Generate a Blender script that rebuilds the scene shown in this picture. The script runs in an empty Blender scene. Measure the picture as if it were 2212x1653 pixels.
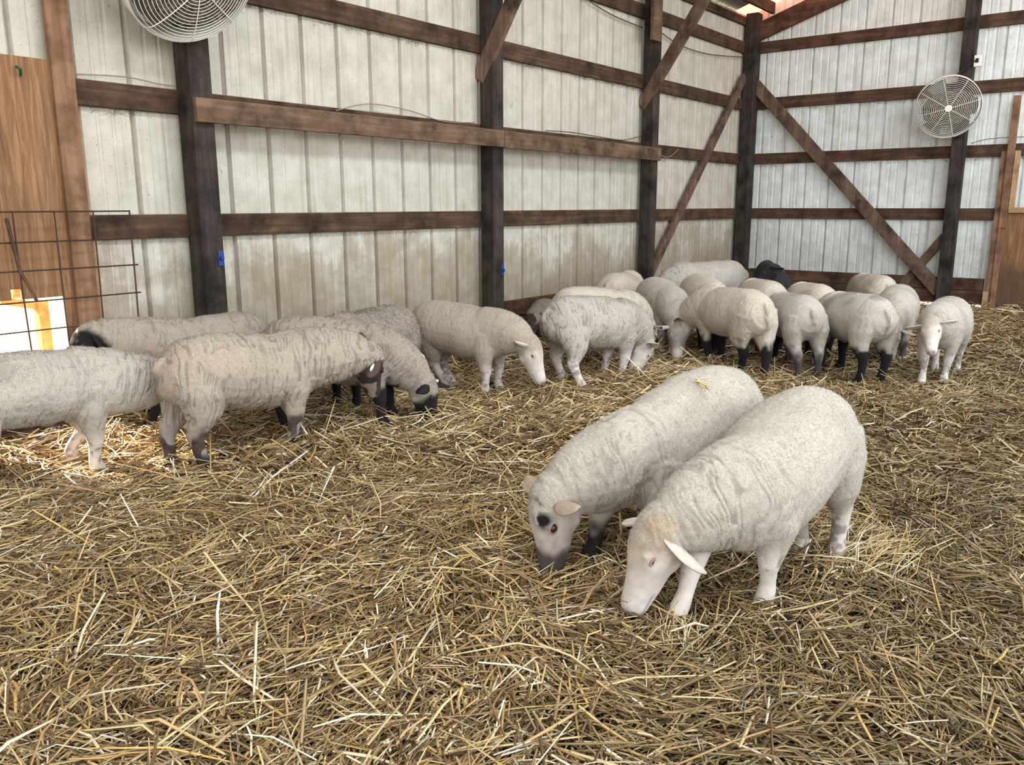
import bpy, bmesh, math, random
import numpy as np
from mathutils import Vector, Matrix

# ------------------------------------------------------------------ camera, sky, sun, exposure
scene = bpy.context.scene
COL = scene.collection
cam_d = bpy.data.cameras.new('camera')
cam_d.sensor_width = 36.0
cam_d.lens = 36.0 * 1801.15 / 2212.0
cam_d.clip_start = 0.05
cam = bpy.data.objects.new('camera', cam_d)
COL.objects.link(cam)
scene.camera = cam
YAW, PITCH, ROLL = math.radians(52.098), math.radians(-12.03), math.radians(-0.115)
CAM = Vector((-11.1207, -4.6857, 1.2193))
_f = Vector((math.sin(YAW) * math.cos(PITCH), math.cos(YAW) * math.cos(PITCH), math.sin(PITCH)))
_r = Vector((math.cos(YAW), -math.sin(YAW), 0))
_u = _r.cross(_f)
_r2 = _r * math.cos(ROLL) + _u * math.sin(ROLL)
_u2 = -_r * math.sin(ROLL) + _u * math.cos(ROLL)
cam.matrix_world = Matrix(((_r2.x, _u2.x, -_f.x, CAM.x), (_r2.y, _u2.y, -_f.y, CAM.y),
                           (_r2.z, _u2.z, -_f.z, CAM.z), (0, 0, 0, 1)))

world = bpy.data.worlds.new('sky')
scene.world = world
world.use_nodes = True
bg = world.node_tree.nodes['Background']
bg.inputs['Color'].default_value = (0.86, 0.94, 1.0, 1)
bg.inputs['Strength'].default_value = 2.0

sun_d = bpy.data.lights.new('sun', 'SUN')
sun_d.energy = 32.0
sun_d.angle = math.radians(1.2)
sun_d.color = (1.0, 0.86, 0.68)
sun = bpy.data.objects.new('sun', sun_d)
COL.objects.link(sun)
sun.rotation_euler = Vector((0.28, -1.0, -0.60)).to_track_quat('-Z', 'Y').to_euler()

def area(name, loc, target, sx, sy, power, color):
    d = bpy.data.lights.new(name, 'AREA')
    d.shape = 'RECTANGLE'
    d.size, d.size_y, d.energy, d.color = sx, sy, power, color
    o = bpy.data.objects.new(name, d)
    COL.objects.link(o)
    o.location = loc
    o.rotation_euler = (Vector(target) - Vector(loc)).to_track_quat('-Z', 'Y').to_euler()
    return o
# daylight entering through the open long side of the barn and the open end behind the camera
area('open_side_daylight', (-6.5, -9.2, 2.7), (-5.5, -1.0, 0.6), 11.0, 3.0, 330, (0.90, 0.96, 1.0))
area('ridge_opening_daylight', (-6.8, -5.2, 4.95), (-6.6, -3.4, 0.0), 10.0, 0.9, 330, (0.93, 0.97, 1.0))
area('open_end_daylight', (-13.6, -5.0, 2.7), (-6.0, -2.5, 0.6), 7.0, 3.0, 130, (1.0, 0.98, 0.93))

scene.view_settings.view_transform = 'Standard'
scene.view_settings.look = 'None'
scene.view_settings.gamma = 1.0
scene.view_settings.exposure = 0.12
scene.cycles.max_bounces = 6
scene.cycles.diffuse_bounces = 4
scene.cycles.transparent_max_bounces = 6
scene.cycles.use_denoising = True

rng = np.random.default_rng(7)
random.seed(7)

# ------------------------------------------------------------------ helpers
def tag(o, label=None, cat=None, group=None, kind=None):
    if label: o['label'] = label
    if cat: o['category'] = cat
    if group: o['group'] = group
    if kind: o['kind'] = kind
    return o

def empty(name, loc, rz=0.0):
    o = bpy.data.objects.new(name, None)
    o.empty_display_size = 0.1
    COL.objects.link(o)
    o.location = loc
    o.rotation_euler = (0, 0, rz)
    return o

def link_mesh(name, verts, faces, mat, parent=None, smooth=False):
    me = bpy.data.meshes.new(name)
    me.from_pydata([tuple(v) for v in verts], [], [tuple(f) for f in faces])
    me.update()
    if smooth:
        me.polygons.foreach_set('use_smooth', [True] * len(me.polygons))
    if mat is not None:
        me.materials.append(mat)
    o = bpy.data.objects.new(name, me)
    COL.objects.link(o)
    if parent is not None:
        o.parent = parent
    return o

class MB:
    """collects shapes for ONE mesh object"""
    def __init__(self):
        self.v, self.f = [], []
    def add(self, v, f):
        n = len(self.v)
        self.v += [tuple(map(float, p)) for p in v]
        self.f += [tuple(i + n for i in q) for q in f]
        return self
    def box(self, lo, hi, bevel=0.0):
        x0, y0, z0 = lo; x1, y1, z1 = hi
        v = [(x0, y0, z0), (x1, y0, z0), (x1, y1, z0), (x0, y1, z0), (x0, y0, z1), (x1, y0, z1), (x1, y1, z1), (x0, y1, z1)]
        return self.add(v, [(0, 3, 2, 1), (4, 5, 6, 7), (0, 1, 5, 4), (1, 2, 6, 5), (2, 3, 7, 6), (3, 0, 4, 7)])
    def beam(self, a, b, w, h, up=(0, 0, 1)):
        """rectangular bar from a to b, w along side, h along up"""
        a, b = Vector(a), Vector(b)
        t = (b - a).normalized()
        s = Vector(up).cross(t).normalized()
        u = t.cross(s)
        v = []
        for p in (a, b):
            for sx, sy in ((-1, -1), (1, -1), (1, 1), (-1, 1)):
                v.append(p + s * (sx * w / 2) + u * (sy * h / 2))
        return self.add(v, [(0, 3, 2, 1), (4, 5, 6, 7), (0, 1, 5, 4), (1, 2, 6, 5), (2, 3, 7, 6), (3, 0, 4, 7)])
    def tube(self, pts, r, n=6, closed=False):
        pts = [Vector(p) for p in pts]
        m = len(pts)
        v, f = [], []
        prev = None
        for i, p in enumerate(pts):
            if closed:
                t = (pts[(i + 1) % m] - pts[i - 1]).normalized()
            else:
                t = (pts[min(i + 1, m - 1)] - pts[max(i - 1, 0)]).normalized()
            ref = Vector((0, 0, 1)) if abs(t.z) < 0.95 else Vector((1, 0, 0))
            s = ref.cross(t).normalized() if prev is None else (prev - t * prev.dot(t)).normalized()
            prev = s
            u = t.cross(s)
            for k in range(n):
                a = 2 * math.pi * k / n
                v.append(p + s * (r * math.cos(a)) + u * (r * math.sin(a)))
        for i in range(m if closed else m - 1):
            j = (i + 1) % m
            for k in range(n):
                f.append((i * n + k, i * n + (k + 1) % n, j * n + (k + 1) % n, j * n + k))
        if not closed:
            f.append(tuple(range(n - 1, -1, -1)))
            f.append(tuple(range((m - 1) * n, m * n)))
        return self.add(v, f)
    def loft(self, C, A, B, up, n=16):
        """closed loft: ring centres C, radii A (towards up) and B (sideways)"""
        C = np.asarray(C, float)
        m = len(C)
        v, f = [], []
        up = np.asarray(up, float)
        for i in range(m):
            t = C[min(i + 1, m - 1)] - C[max(i - 1, 0)]
            t /= np.linalg.norm(t) + 1e-9
            s = np.cross(up, t); s /= np.linalg.norm(s) + 1e-9
            u = np.cross(t, s)
            for k in range(n):
                a = 2 * math.pi * k / n
                v.append(C[i] + A[i] * math.cos(a) * u + B[i] * math.sin(a) * s)
        for i in range(m - 1):
            for k in range(n):
                f.append((i * n + k, i * n + (k + 1) % n, (i + 1) * n + (k + 1) % n, (i + 1) * n + k))
        v.append(C[0]); v.append(C[-1])
        for k in range(n):
            f.append((m * n, (k + 1) % n, k))
            f.append((m * n + 1, (m - 1) * n + k, (m - 1) * n + (k + 1) % n))
        return self.add(v, f)
    def build(self, name, mat, parent=None, smooth=False, bevel=0.0):
        o = link_mesh(name, self.v, self.f, mat, parent, smooth)
        if bevel:
            b = o.modifiers.new('bevel', 'BEVEL')
            b.width = bevel; b.segments = 2; b.limit_method = 'ANGLE'
        return o

def _hash(ix, iy, iz, seed):
    h = (ix.astype(np.int64) * 374761393 + iy.astype(np.int64) * 668265263 + iz.astype(np.int64) * 2147483647 + seed * 1274126177) & 0xFFFFFFFF
    h = ((h ^ (h >> 13)) * 1274126177) & 0xFFFFFFFF
    return ((h ^ (h >> 16)) & 0xFFFF) / 65535.0
def vnoise(p, seed=0):
    p = np.asarray(p, float)
    i = np.floor(p).astype(np.int64)
    f = p - i
    f = f * f * (3 - 2 * f)
    r = 0
    for dx in (0, 1):
        wx = f[:, 0] if dx else 1 - f[:, 0]
        for dy in (0, 1):
            wy = f[:, 1] if dy else 1 - f[:, 1]
            for dz in (0, 1):
                wz = f[:, 2] if dz else 1 - f[:, 2]
                r = r + wx * wy * wz * _hash(i[:, 0] + dx, i[:, 1] + dy, i[:, 2] + dz, seed)
    return r
def sstep(a, b, x):
    t = np.clip((x - a) / (b - a), 0, 1)
    return t * t * (3 - 2 * t)

# ------------------------------------------------------------------ materials
class NT:
    def __init__(self, name):
        self.m = bpy.data.materials.new(name)
        self.m.use_nodes = True
        self.t = self.m.node_tree
        self.p = self.t.nodes['Principled BSDF']
    def n(self, typ, **kw):
        x = self.t.nodes.new(typ)
        for k, v in kw.items():
            if k.startswith('i_'):
                x.inputs[k[2:].replace('_', ' ')].default_value = v
            else:
                setattr(x, k, v)
        return x
    def l(self, a, b):
        self.t.links.new(a, b)
    def coord(self, out='Object', scale=(1, 1, 1), loc=(0, 0, 0)):
        c = self.n('ShaderNodeTexCoord')
        m = self.n('ShaderNodeMapping')
        m.inputs['Scale'].default_value = scale
        m.inputs['Location'].default_value = loc
        self.l(c.outputs[out], m.inputs['Vector'])
        return m.outputs['Vector']
    def noise(self, vec, scale, detail=4, rough=0.6, dist=0.0):
        x = self.n('ShaderNodeTexNoise')
        x.inputs['Scale'].default_value = scale
        x.inputs['Detail'].default_value = detail
        x.inputs['Roughness'].default_value = rough
        x.inputs['Distortion'].default_value = dist
        self.l(vec, x.inputs['Vector'])
        return x.outputs['Fac']
    def ramp(self, fac, stops):
        r = self.n('ShaderNodeValToRGB')
        e = r.color_ramp.elements
        while len(e) < len(stops):
            e.new(0.5)
        for el, (p, c) in zip(e, stops):
            el.position = p
            el.color = tuple(c) + (1,) if len(c) == 3 else c
        self.l(fac, r.inputs['Fac'])
        return r.outputs['Color']
    def mix(self, fac, a, b, mode='MIX'):
        x = self.n('ShaderNodeMix', data_type='RGBA', blend_type=mode)
        for s, val in ((0, fac), (6, a), (7, b)):
            if isinstance(val, bpy.types.NodeSocket):
                self.l(val, x.inputs[s])
            else:
                x.inputs[s].default_value = val if s == 0 else (tuple(val) + (1,) if len(val) == 3 else val)
        return x.outputs[2]
    def math(self, op, a, b=None):
        x = self.n('ShaderNodeMath', operation=op)
        for s, val in ((0, a), (1, b)):
            if val is None: continue
            if isinstance(val, bpy.types.NodeSocket): self.l(val, x.inputs[s])
            else: x.inputs[s].default_value = val
        return x.outputs[0]
    def bump(self, h, strength, dist=0.01):
        b = self.n('ShaderNodeBump')
        b.inputs['Strength'].default_value = strength
        b.inputs['Distance'].default_value = dist
        self.l(h, b.inputs['Height'])
        self.l(b.outputs['Normal'], self.p.inputs['Normal'])
    def base(self, c):
        if isinstance(c, bpy.types.NodeSocket): self.l(c, self.p.inputs['Base Color'])
        else: self.p.inputs['Base Color'].default_value = tuple(c) + (1,)
    def set(self, rough=0.8, metal=0.0, spec=0.3):
        self.p.inputs['Roughness'].default_value = rough
        self.p.inputs['Metallic'].default_value = metal
        self.p.inputs['Specular IOR Level'].default_value = spec
        return self.m

def plain(name, c, rough=0.7, metal=0.0, spec=0.3):
    n = NT(name)
    n.base(c)
    return n.set(rough, metal, spec)

def wood(name, dark, mid, light, axis, grain=26.0, specks=True, dust=0.0):
    """sawn timber, grain running along axis 0/1/2 of world space"""
    n = NT(name)
    sc = [grain, grain, grain]
    sc[axis] = grain * 0.05
    v = n.coord('Object', tuple(sc))
    g = n.noise(v, 1.0, 6, 0.65, 0.6)
    c = n.ramp(g, [(0.25, dark), (0.52, mid), (0.78, light)])
    v2 = n.coord('Object', (1, 1, 1))
    blot = n.noise(v2, 5.0, 4, 0.6)
    c = n.mix(n.ramp(blot, [(0.42, (0, 0, 0)), (0.68, (1, 1, 1))]), c, [x * 0.62 for x in dark])
    if specks:
        s = n.noise(v2, 90.0, 2, 0.5)
        c = n.mix(n.ramp(s, [(0.70, (0, 0, 0)), (0.77, (0.5, 0.5, 0.5))]), c, [min(1, x * 1.6) for x in light])
    if dust:
        geo = n.n('ShaderNodeNewGeometry')
        sep = n.n('ShaderNodeSeparateXYZ')
        n.l(geo.outputs['Normal'], sep.inputs[0])
        d = n.math('MULTIPLY', n.math('MAXIMUM', sep.outputs['Z'], 0.0), dust)
        c = n.mix(d, c, (0.30, 0.22, 0.15))
    n.base(c)
    n.bump(g, 0.35, 0.006)
    return n.set(0.85, 0, 0.2)

M = {}
M['girt_x'] = wood('girt_timber_left', (0.042, 0.024, 0.015), (0.085, 0.050, 0.031), (0.17, 0.105, 0.068), 0, dust=0.8)
M['girt_y'] = wood('girt_timber_right', (0.05, 0.026, 0.018), (0.10, 0.055, 0.037), (0.18, 0.105, 0.07), 1, dust=0.6)
M['post'] = wood('creosoted_post', (0.024, 0.018, 0.016), (0.050, 0.039, 0.034), (0.095, 0.075, 0.066), 2, 30)
M['board'] = wood('dusty_board', (0.080, 0.047, 0.030), (0.155, 0.095, 0.062), (0.27, 0.18, 0.12), 0, 16, dust=0.7)
M['brace'] = wood('weathered_brace', (0.075, 0.045, 0.032), (0.15, 0.095, 0.068), (0.26, 0.18, 0.13), 2, 20)
M['skirt'] = wood('skirt_plank', (0.045, 0.020, 0.012), (0.10, 0.048, 0.028), (0.18, 0.09, 0.055), 0, 20)
M['skirt_y'] = wood('skirt_plank_right', (0.055, 0.026, 0.018), (0.115, 0.06, 0.04), (0.20, 0.115, 0.078), 1, 20)
M['jamb'] = wood('orange_stud', (0.15, 0.078, 0.043), (0.26, 0.145, 0.088), (0.35, 0.21, 0.135), 2, 18)
M['fresh'] = wood('pale_stud', (0.38, 0.22, 0.11), (0.52, 0.33, 0.19), (0.66, 0.47, 0.30), 2, 18)

def plywood(name):
    n = NT(name)
    v = n.coord('Object', (30, 30, 1.6))
    g = n.noise(v, 1.0, 7, 0.68, 1.5)
    c = n.ramp(g, [(0.28, (0.095, 0.043, 0.020)), (0.5, (0.22, 0.112, 0.055)), (0.72, (0.38, 0.22, 0.12))])
    v2 = n.coord('Object')
    vo = n.n('ShaderNodeTexVoronoi', feature='F1')
    vo.inputs['Scale'].default_value = 3.1
    n.l(v2, vo.inputs['Vector'])
    c = n.mix(n.ramp(vo.outputs['Distance'], [(0.03, (1, 1, 1)), (0.085, (0, 0, 0))]), c, (0.05, 0.022, 0.012))
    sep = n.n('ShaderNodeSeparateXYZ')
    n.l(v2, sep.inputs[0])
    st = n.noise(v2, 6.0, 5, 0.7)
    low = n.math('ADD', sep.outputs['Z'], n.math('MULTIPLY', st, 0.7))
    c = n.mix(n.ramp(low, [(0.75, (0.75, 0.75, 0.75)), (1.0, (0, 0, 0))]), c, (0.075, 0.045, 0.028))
    n.base(c)
    n.bump(g, 0.25, 0.004)
    return n.set(0.75, 0, 0.3)
M['ply'] = plywood('plywood_sheet')

def metal_wall(name, axis, base, stain):
    n = NT(name)
    v = n.coord('Object')
    sc = (22, 22, 1.6)
    st = n.noise(n.coord('Object', sc), 1.0, 5, 0.62)
    big = n.noise(v, 1.7, 4, 0.6)
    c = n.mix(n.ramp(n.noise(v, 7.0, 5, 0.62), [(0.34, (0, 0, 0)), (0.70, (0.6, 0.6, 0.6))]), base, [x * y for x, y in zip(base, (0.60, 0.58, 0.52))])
    sep = n.n('ShaderNodeSeparateXYZ')
    n.l(v, sep.inputs[0])
    # brown splash and run marks low on the sheets
    h = n.math('ADD', sep.outputs['Z'], n.math('MULTIPLY', n.math('SUBTRACT', st, 0.5), 0.95))
    h = n.math('ADD', h, n.math('MULTIPLY', n.math('SUBTRACT', big, 0.5), 1.6))
    h = n.math('ADD', h, n.math('MULTIPLY', n.math('SUBTRACT', n.noise(v, 9.0, 5, 0.7), 0.5), 0.9))
    c = n.mix(n.ramp(h, [(0.40, (stain, stain, stain)), (0.80, (stain * 0.60,) * 3), (1.35, (0, 0, 0))]), c, (0.215, 0.15, 0.08))
    # grime runs everywhere, faint
    run = n.noise(n.coord('Object', (34, 34, 1.0), (3, 5, 0)), 1.0, 4, 0.6)
    c = n.mix(n.ramp(run, [(0.52, (0, 0, 0)), (0.74, (0.5, 0.5, 0.5))]), c, (0.25, 0.22, 0.165))
    # fly specks
    sp = n.noise(v, 130.0, 2, 0.5)
    c = n.mix(n.ramp(sp, [(0.685, (0, 0, 0)), (0.72, (0.75, 0.75, 0.75))]), c, (0.10, 0.085, 0.06))
    sp2 = n.noise(n.coord('Object', (26, 26, 11)), 1.0, 4, 0.7, 1.2)
    c = n.mix(n.ramp(sp2, [(0.67, (0, 0, 0)), (0.73, (0.8, 0.8, 0.8))]), c, (0.09, 0.075, 0.055))
    n.base(c)
    n.bump(n.noise(v, 4.0, 3, 0.5), 0.12, 0.02)
    return n.set(0.55, 0.0, 0.4)
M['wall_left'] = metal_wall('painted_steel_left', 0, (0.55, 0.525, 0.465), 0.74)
M['wall_right'] = metal_wall('painted_steel_right', 1, (0.80, 0.83, 0.84), 0.30)  # base lightened and cooled to carry the bluish daylight on this wall
M['roof'] = plain('roof_steel', (0.33, 0.34, 0.31), 0.6, 0.0, 0.4)
M['wire_white'] = plain('white_wire', (0.78, 0.76, 0.70), 0.5, 0.0, 0.4)
M['panel_wire'] = plain('rusty_wire', (0.055, 0.030, 0.022), 0.7)
M['black'] = plain('black_plastic', (0.012, 0.012, 0.013), 0.5)
M['grey_motor'] = plain('grey_motor', (0.12, 0.115, 0.105), 0.6)
M['white_plastic'] = plain('white_plastic', (0.80, 0.80, 0.78), 0.4)
M['blue_plastic'] = plain('blue_plastic', (0.010, 0.04, 0.22), 0.4)
M['cable'] = plain('dusty_cable', (0.10, 0.085, 0.07), 0.7)
M['cable_tan'] = plain('tan_cable', (0.28, 0.21, 0.14), 0.7)
M['tag'] = plain('white_tag', (0.85, 0.85, 0.83), 0.4)
M['orange_wood'] = wood('porch_timber', (0.50, 0.20, 0.07), (0.68, 0.30, 0.12), (0.80, 0.40, 0.19), 2, 14)
M['cobweb'] = plain('dusty_cobweb', (0.07, 0.055, 0.042), 0.9)

def dust_mat():
    n = NT('dust_matted_guard')
    v = n.coord('Object')
    a = n.noise(v, 45.0, 5, 0.75, 0.5)
    n.base(n.ramp(a, [(0.36, (0.012, 0.009, 0.007)), (0.5, (0.085, 0.068, 0.052)), (0.66, (0.20, 0.165, 0.13))]))
    n.bump(a, 0.8, 0.01)
    return n.set(0.95, 0, 0.1)
M['dust'] = dust_mat()

def skylight_mat():
    n = NT('salmon_fibreglass')
    n.base((0.70, 0.32, 0.24))
    tr = n.n('ShaderNodeBsdfTranslucent')
    tr.inputs['Color'].default_value = (0.75, 0.30, 0.20, 1)
    mx = n.n('ShaderNodeMixShader')
    mx.inputs[0].default_value = 0.45
    n.l(n.p.outputs[0], mx.inputs[1]); n.l(tr.outputs[0], mx.inputs[2])
    n.l(mx.outputs[0], n.t.nodes['Material Output'].inputs['Surface'])
    return n.m
M['skylight'] = skylight_mat()

def floor_mat():
    n = NT('trodden_bedding')
    v = n.coord('Object')
    a = n.noise(v, 30.0, 6, 0.75, 1.0)
    b = n.noise(v, 0.9, 3, 0.5)
    c = n.ramp(a, [(0.3, (0.030, 0.018, 0.008)), (0.55, (0.085, 0.055, 0.024)), (0.8, (0.17, 0.12, 0.055))])
    c = n.mix(n.ramp(b, [(0.45, (0, 0, 0)), (0.65, (0.5, 0.5, 0.5))]), c, (0.045, 0.035, 0.016))
    n.base(c)
    n.bump(a, 0.8, 0.02)
    return n.set(0.95, 0, 0.1)
M['floor'] = floor_mat()
def ground_mat():
    n = NT('dry_yard_ground')
    a = n.noise(n.coord('Object'), 3.0, 5, 0.6)
    n.base(n.ramp(a, [(0.3, (0.42, 0.36, 0.26)), (0.7, (0.58, 0.52, 0.40))]))
    return n.set(0.95, 0, 0.1)
M['ground'] = ground_mat()

def straw_mat():
    n = NT('straw_stalk')
    a = n.n('ShaderNodeAttribute', attribute_name='stalk')
    n.base(a.outputs['Color'])
    n.p.inputs['Subsurface Weight'].default_value = 0.0
    return n.set(0.55, 0, 0.35)
M['straw'] = straw_mat()

def sheep_mat():
    n = NT('fleece_and_hair')
    a = n.n('ShaderNodeAttribute', attribute_name='coat')
    w = n.n('ShaderNodeAttribute', attribute_name='wool')
    v = n.coord('Object')
    f1 = n.noise(v, 210.0, 3, 0.6, 0.6)
    f2 = n.noise(n.coord('Object', (95, 55, 40)), 1.0, 4, 0.6, 0.8)
    hgt = n.math('ADD', f1, n.math('MULTIPLY', f2, 1.6))
    hgt = n.math('MULTIPLY', hgt, n.math('ADD', n.math('MULTIPLY', w.outputs['Fac'], 0.85), 0.15))
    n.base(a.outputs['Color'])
    n.bump(hgt, 0.5, 0.006)
    n.p.inputs['Sheen Weight'].default_value = 0.03
    n.p.inputs['Sheen Roughness'].default_value = 0.6
    return n.set(0.92, 0, 0.12)
M['sheep'] = sheep_mat()
M['eye'] = plain('dark_eye', (0.02, 0.014, 0.01), 0.15, 0, 0.6)
def ear_mat(name, outer, inner=None):
    n = NT(name)
    a = n.noise(n.coord('Object'), 60.0, 3, 0.6)
    n.base(n.ramp(a, [(0.3, [x * 0.78 for x in outer]), (0.7, outer)]))
    n.bump(a, 0.3, 0.003)
    return n.set(0.85, 0, 0.2)
M['ear_white'] = ear_mat('white_ear', (0.60, 0.53, 0.48))
M['ear_black'] = ear_mat('black_ear', (0.016, 0.014, 0.014))
M['ear_brown'] = ear_mat('brown_ear', (0.085, 0.055, 0.045))
M['ear_tan'] = ear_mat('tan_ear', (0.40, 0.31, 0.24))
M['hoof_dark'] = plain('dark_hoof', (0.02, 0.016, 0.014), 0.6)
M['hoof_pale'] = plain('pale_hoof', (0.30, 0.25, 0.20), 0.7)
M['rim_pink'] = plain('pink_eyelid', (0.36, 0.21, 0.18), 0.6)
M['rim_dark'] = plain('dark_eyelid', (0.03, 0.022, 0.02), 0.6)
M['rim_white'] = plain('white_eyelid', (0.50, 0.42, 0.38), 0.7)

# ------------------------------------------------------------------ setting
ROOF_S = 0.324
def roof_z(y):
    return 3.64 - ROOF_S * (y - 0.06) if y > -5.2 else 3.64 - ROOF_S * (-5.26) - ROOF_S * (-(y + 5.2))

def rib_profile(a0, a1, pitch=0.305, first=None):
    """(position along the wall, depth) polyline of the ribbed steel, ribs are recesses seen from inside"""
    out = [(a0, 0.0)]
    k0 = math.floor((a0 - first) / pitch) - 1
    k = k0
    while True:
        c = first + k * pitch
        k += 1
        if c > a1: break
        pts = [(c - 0.018, 0), (c - 0.016, 0.034), (c + 0.003, 0.034), (c + 0.017, 0)]
        for m in (0.105, 0.19):
            pts += [(c + m - 0.012, 0), (c + m - 0.007, 0.0045), (c + m + 0.007, 0.0045), (c + m + 0.012, 0)]
        for s, d in pts:
            if a0 < s < a1: out.append((s, d))
    out.append((a1, 0.0))
    return out

# left wall: the steel stops at the plywood door, carries on above it
def sheet(name, prof, place, ztop, zbot, mat, label=None):
    v, f = [], []
    for i, (s, d) in enumerate(prof):
        v.append(place(s, d, zbot(s)))
        v.append(place(s, d, ztop(s)))
    for i in range(len(prof) - 1):
        f.append((2 * i, 2 * i + 2, 2 * i + 3, 2 * i + 1))
    return tag(link_mesh(name, v, f, mat), kind='structure')
YM = 0.042
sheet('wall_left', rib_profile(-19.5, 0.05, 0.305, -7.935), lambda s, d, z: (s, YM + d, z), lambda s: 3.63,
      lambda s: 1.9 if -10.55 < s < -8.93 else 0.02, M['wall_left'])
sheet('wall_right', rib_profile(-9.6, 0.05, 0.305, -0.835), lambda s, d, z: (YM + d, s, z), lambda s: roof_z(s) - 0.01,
      lambda s: 0.09, M['wall_right'])

fb = 60
gx = np.linspace(-16.0, 0.2, 130); gy = np.linspace(-9.8, 0.06, 90)
def bed_z(x, y):
    p = np.stack([np.asarray(x) * 1.3, np.asarray(y) * 1.3, np.zeros_like(np.asarray(x, float))], 1)
    q = np.stack([np.asarray(x) * 4.5, np.asarray(y) * 4.5, np.zeros_like(np.asarray(x, float)) + 5], 1)
    return (vnoise(p, 3) - 0.5) * 0.05 + (vnoise(q, 4) - 0.5) * 0.028
X, Y = np.meshgrid(gx, gy, indexing='ij')
Zb = bed_z(X.ravel(), Y.ravel()) - 0.022
fv = np.stack([X.ravel(), Y.ravel(), Zb], 1)
ff = []
ny = len(gy)
for i in range(len(gx) - 1):
    for j in range(ny - 1):
        a = i * ny + j
        ff.append((a, a + ny, a + ny + 1, a + 1))
tag(link_mesh('floor', fv, ff, M['floor'], smooth=True), kind='structure')
tag(link_mesh('ground', [(-60, -60, -0.09), (60, -60, -0.09), (60, 60, -0.09), (-60, 60, -0.09)], [(0, 1, 2, 3)], M['ground']), kind='structure')

# roof: ribbed steel from the eave up to a ridge and down the far slope
rp = rib_profile(-19.5, -0.36, 0.305, -0.80)
mb = MB()
for (s0, d0), (s1, d1) in zip(rp[:-1], rp[1:]):
    for ya, yb in ((0.35, -4.75), (-5.65, -9.7)):
        za, zb_ = roof_z(ya), roof_z(yb)
        mb.add([(s0, ya, za + d0), (s1, ya, za + d1), (s1, yb, zb_ + d1), (s0, yb, zb_ + d0)], [(0, 1, 2, 3)])
tag(mb.build('ceiling', M['roof']), kind='structure')
mb = MB()
mb.add([(-0.36, 0.35, roof_z(0.35)), (0.25, 0.35, roof_z(0.35)), (0.25, -5.2, roof_z(-5.2)), (-0.36, -5.2, roof_z(-5.2))], [(0, 1, 2, 3)])
mb.add([(-0.36, -5.2, roof_z(-5.2)), (0.25, -5.2, roof_z(-5.2)), (0.25, -9.7, roof_z(-9.7)), (-0.36, -9.7, roof_z(-9.7))], [(0, 1, 2, 3)])
tag(mb.build('window_1', M['skylight']), 'salmon translucent roof panel along the right wall', kind='structure')

# ------------------------------------------------------------------ posts
def post(lo, hi, label):
    return tag(MB().box(lo, hi).build('post', M['post'], bevel=0.006), label, 'post')
ZT = 3.60
post((-8.282, -0.14, -0.02), (-8.14, -0.001, ZT), 'dark timber post on the left wall, under the large cropped fan')
post((-5.532, -0.14, -0.02), (-5.39, -0.001, ZT), 'dark timber post near the middle of the left wall, where the two long boards meet')
post((-2.80, -0.14, -0.02), (-2.665, -0.001, ZT), 'dark timber post on the left wall, last one before the corner post')
post((-0.16, -0.16, -0.02), (0.0, 0.0, 3.63), 'dark timber post standing in the corner of the two walls')
post((-0.14, -2.70, -0.02), (-0.001, -2.56, 4.4), 'dark timber post on the right wall, carrying the round fan')
post((-0.14, -5.4, -0.02), (-0.001, -5.26, 5.2), 'dark timber post further along the right wall past the plywood door')

# ------------------------------------------------------------------ girts
ORD = ['uppermost eave', 'second from the top', 'third from the top', 'fourth from the top', 'lowest']
GZ = [(3.49, 3.59), (3.15, 3.29), (2.445, 2.587), (1.745, 1.882), (1.033, 1.17)]
LABL = ['brown eave girt along the top of the left wall, just under the roof',
        'brown girt high on the left wall, passing behind the short hanging block',
        'brown girt on the left wall, passing behind the lower ends of both slanting knee braces',
        'brown girt on the left wall, mostly hidden behind the two long dusty boards',
        'brown girt on the left wall at camera height, lowest one above the sheep']
for (z0, z1), lab in zip(GZ, LABL):
    x0 = -8.87 if z1 < 2.0 else -13.0
    tag(MB().box((x0, 0.0, z0), (-0.02, 0.04, z1)).build('girt', M['girt_x'], bevel=0.004), lab, 'girt')
LABR = ['brown girt highest on the right wall, running out of the slanting rafter',
        'brown girt on the right wall, passing behind the round fan',
        'brown girt on the right wall, just below the round fan',
        'brown girt on the right wall at camera height, crossed by the long diagonal brace']
for (z0, z1), lab in zip(GZ[1:], LABR):
    y0 = -9.5 if z1 > 1.5 else -3.05
    tag(MB().box((0.0, y0, z0), (0.04, -0.02, z1)).build('girt', M['girt_y'], bevel=0.004), lab, 'girt')
# kick boards
tag(MB().box((-5.39, -0.03, 0.222), (-0.16, 0.04, 0.36)).build('kick_board', M['skirt'], bevel=0.004), 'upper reddish kick board low on the left wall behind the sheep', 'board')
tag(MB().box((-5.39, -0.03, 0.03), (-0.16, 0.04, 0.217)).build('kick_board', M['skirt'], bevel=0.004), 'lower dark kick board at the foot of the left wall behind the lying sheep', 'board')
tag(MB().box((-0.03, -3.03, 0.222), (0.04, -0.16, 0.36)).build('kick_board', M['skirt_y'], bevel=0.004), 'upper kick board low on the right wall behind the dark sheep', 'board')
tag(MB().box((-0.03, -3.03, 0.055), (0.04, -0.16, 0.217)).build('kick_board', M['skirt_y'], bevel=0.004), 'lower kick board on the right wall with daylight showing beneath', 'board')
tag(MB().box((-9.9, -0.045, 0.025), (-8.30, 0.0, 0.16)).build('kick_board', M['skirt'], bevel=0.004), 'brown sill board at the foot of the left wall behind the wire panel', 'board')

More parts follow.
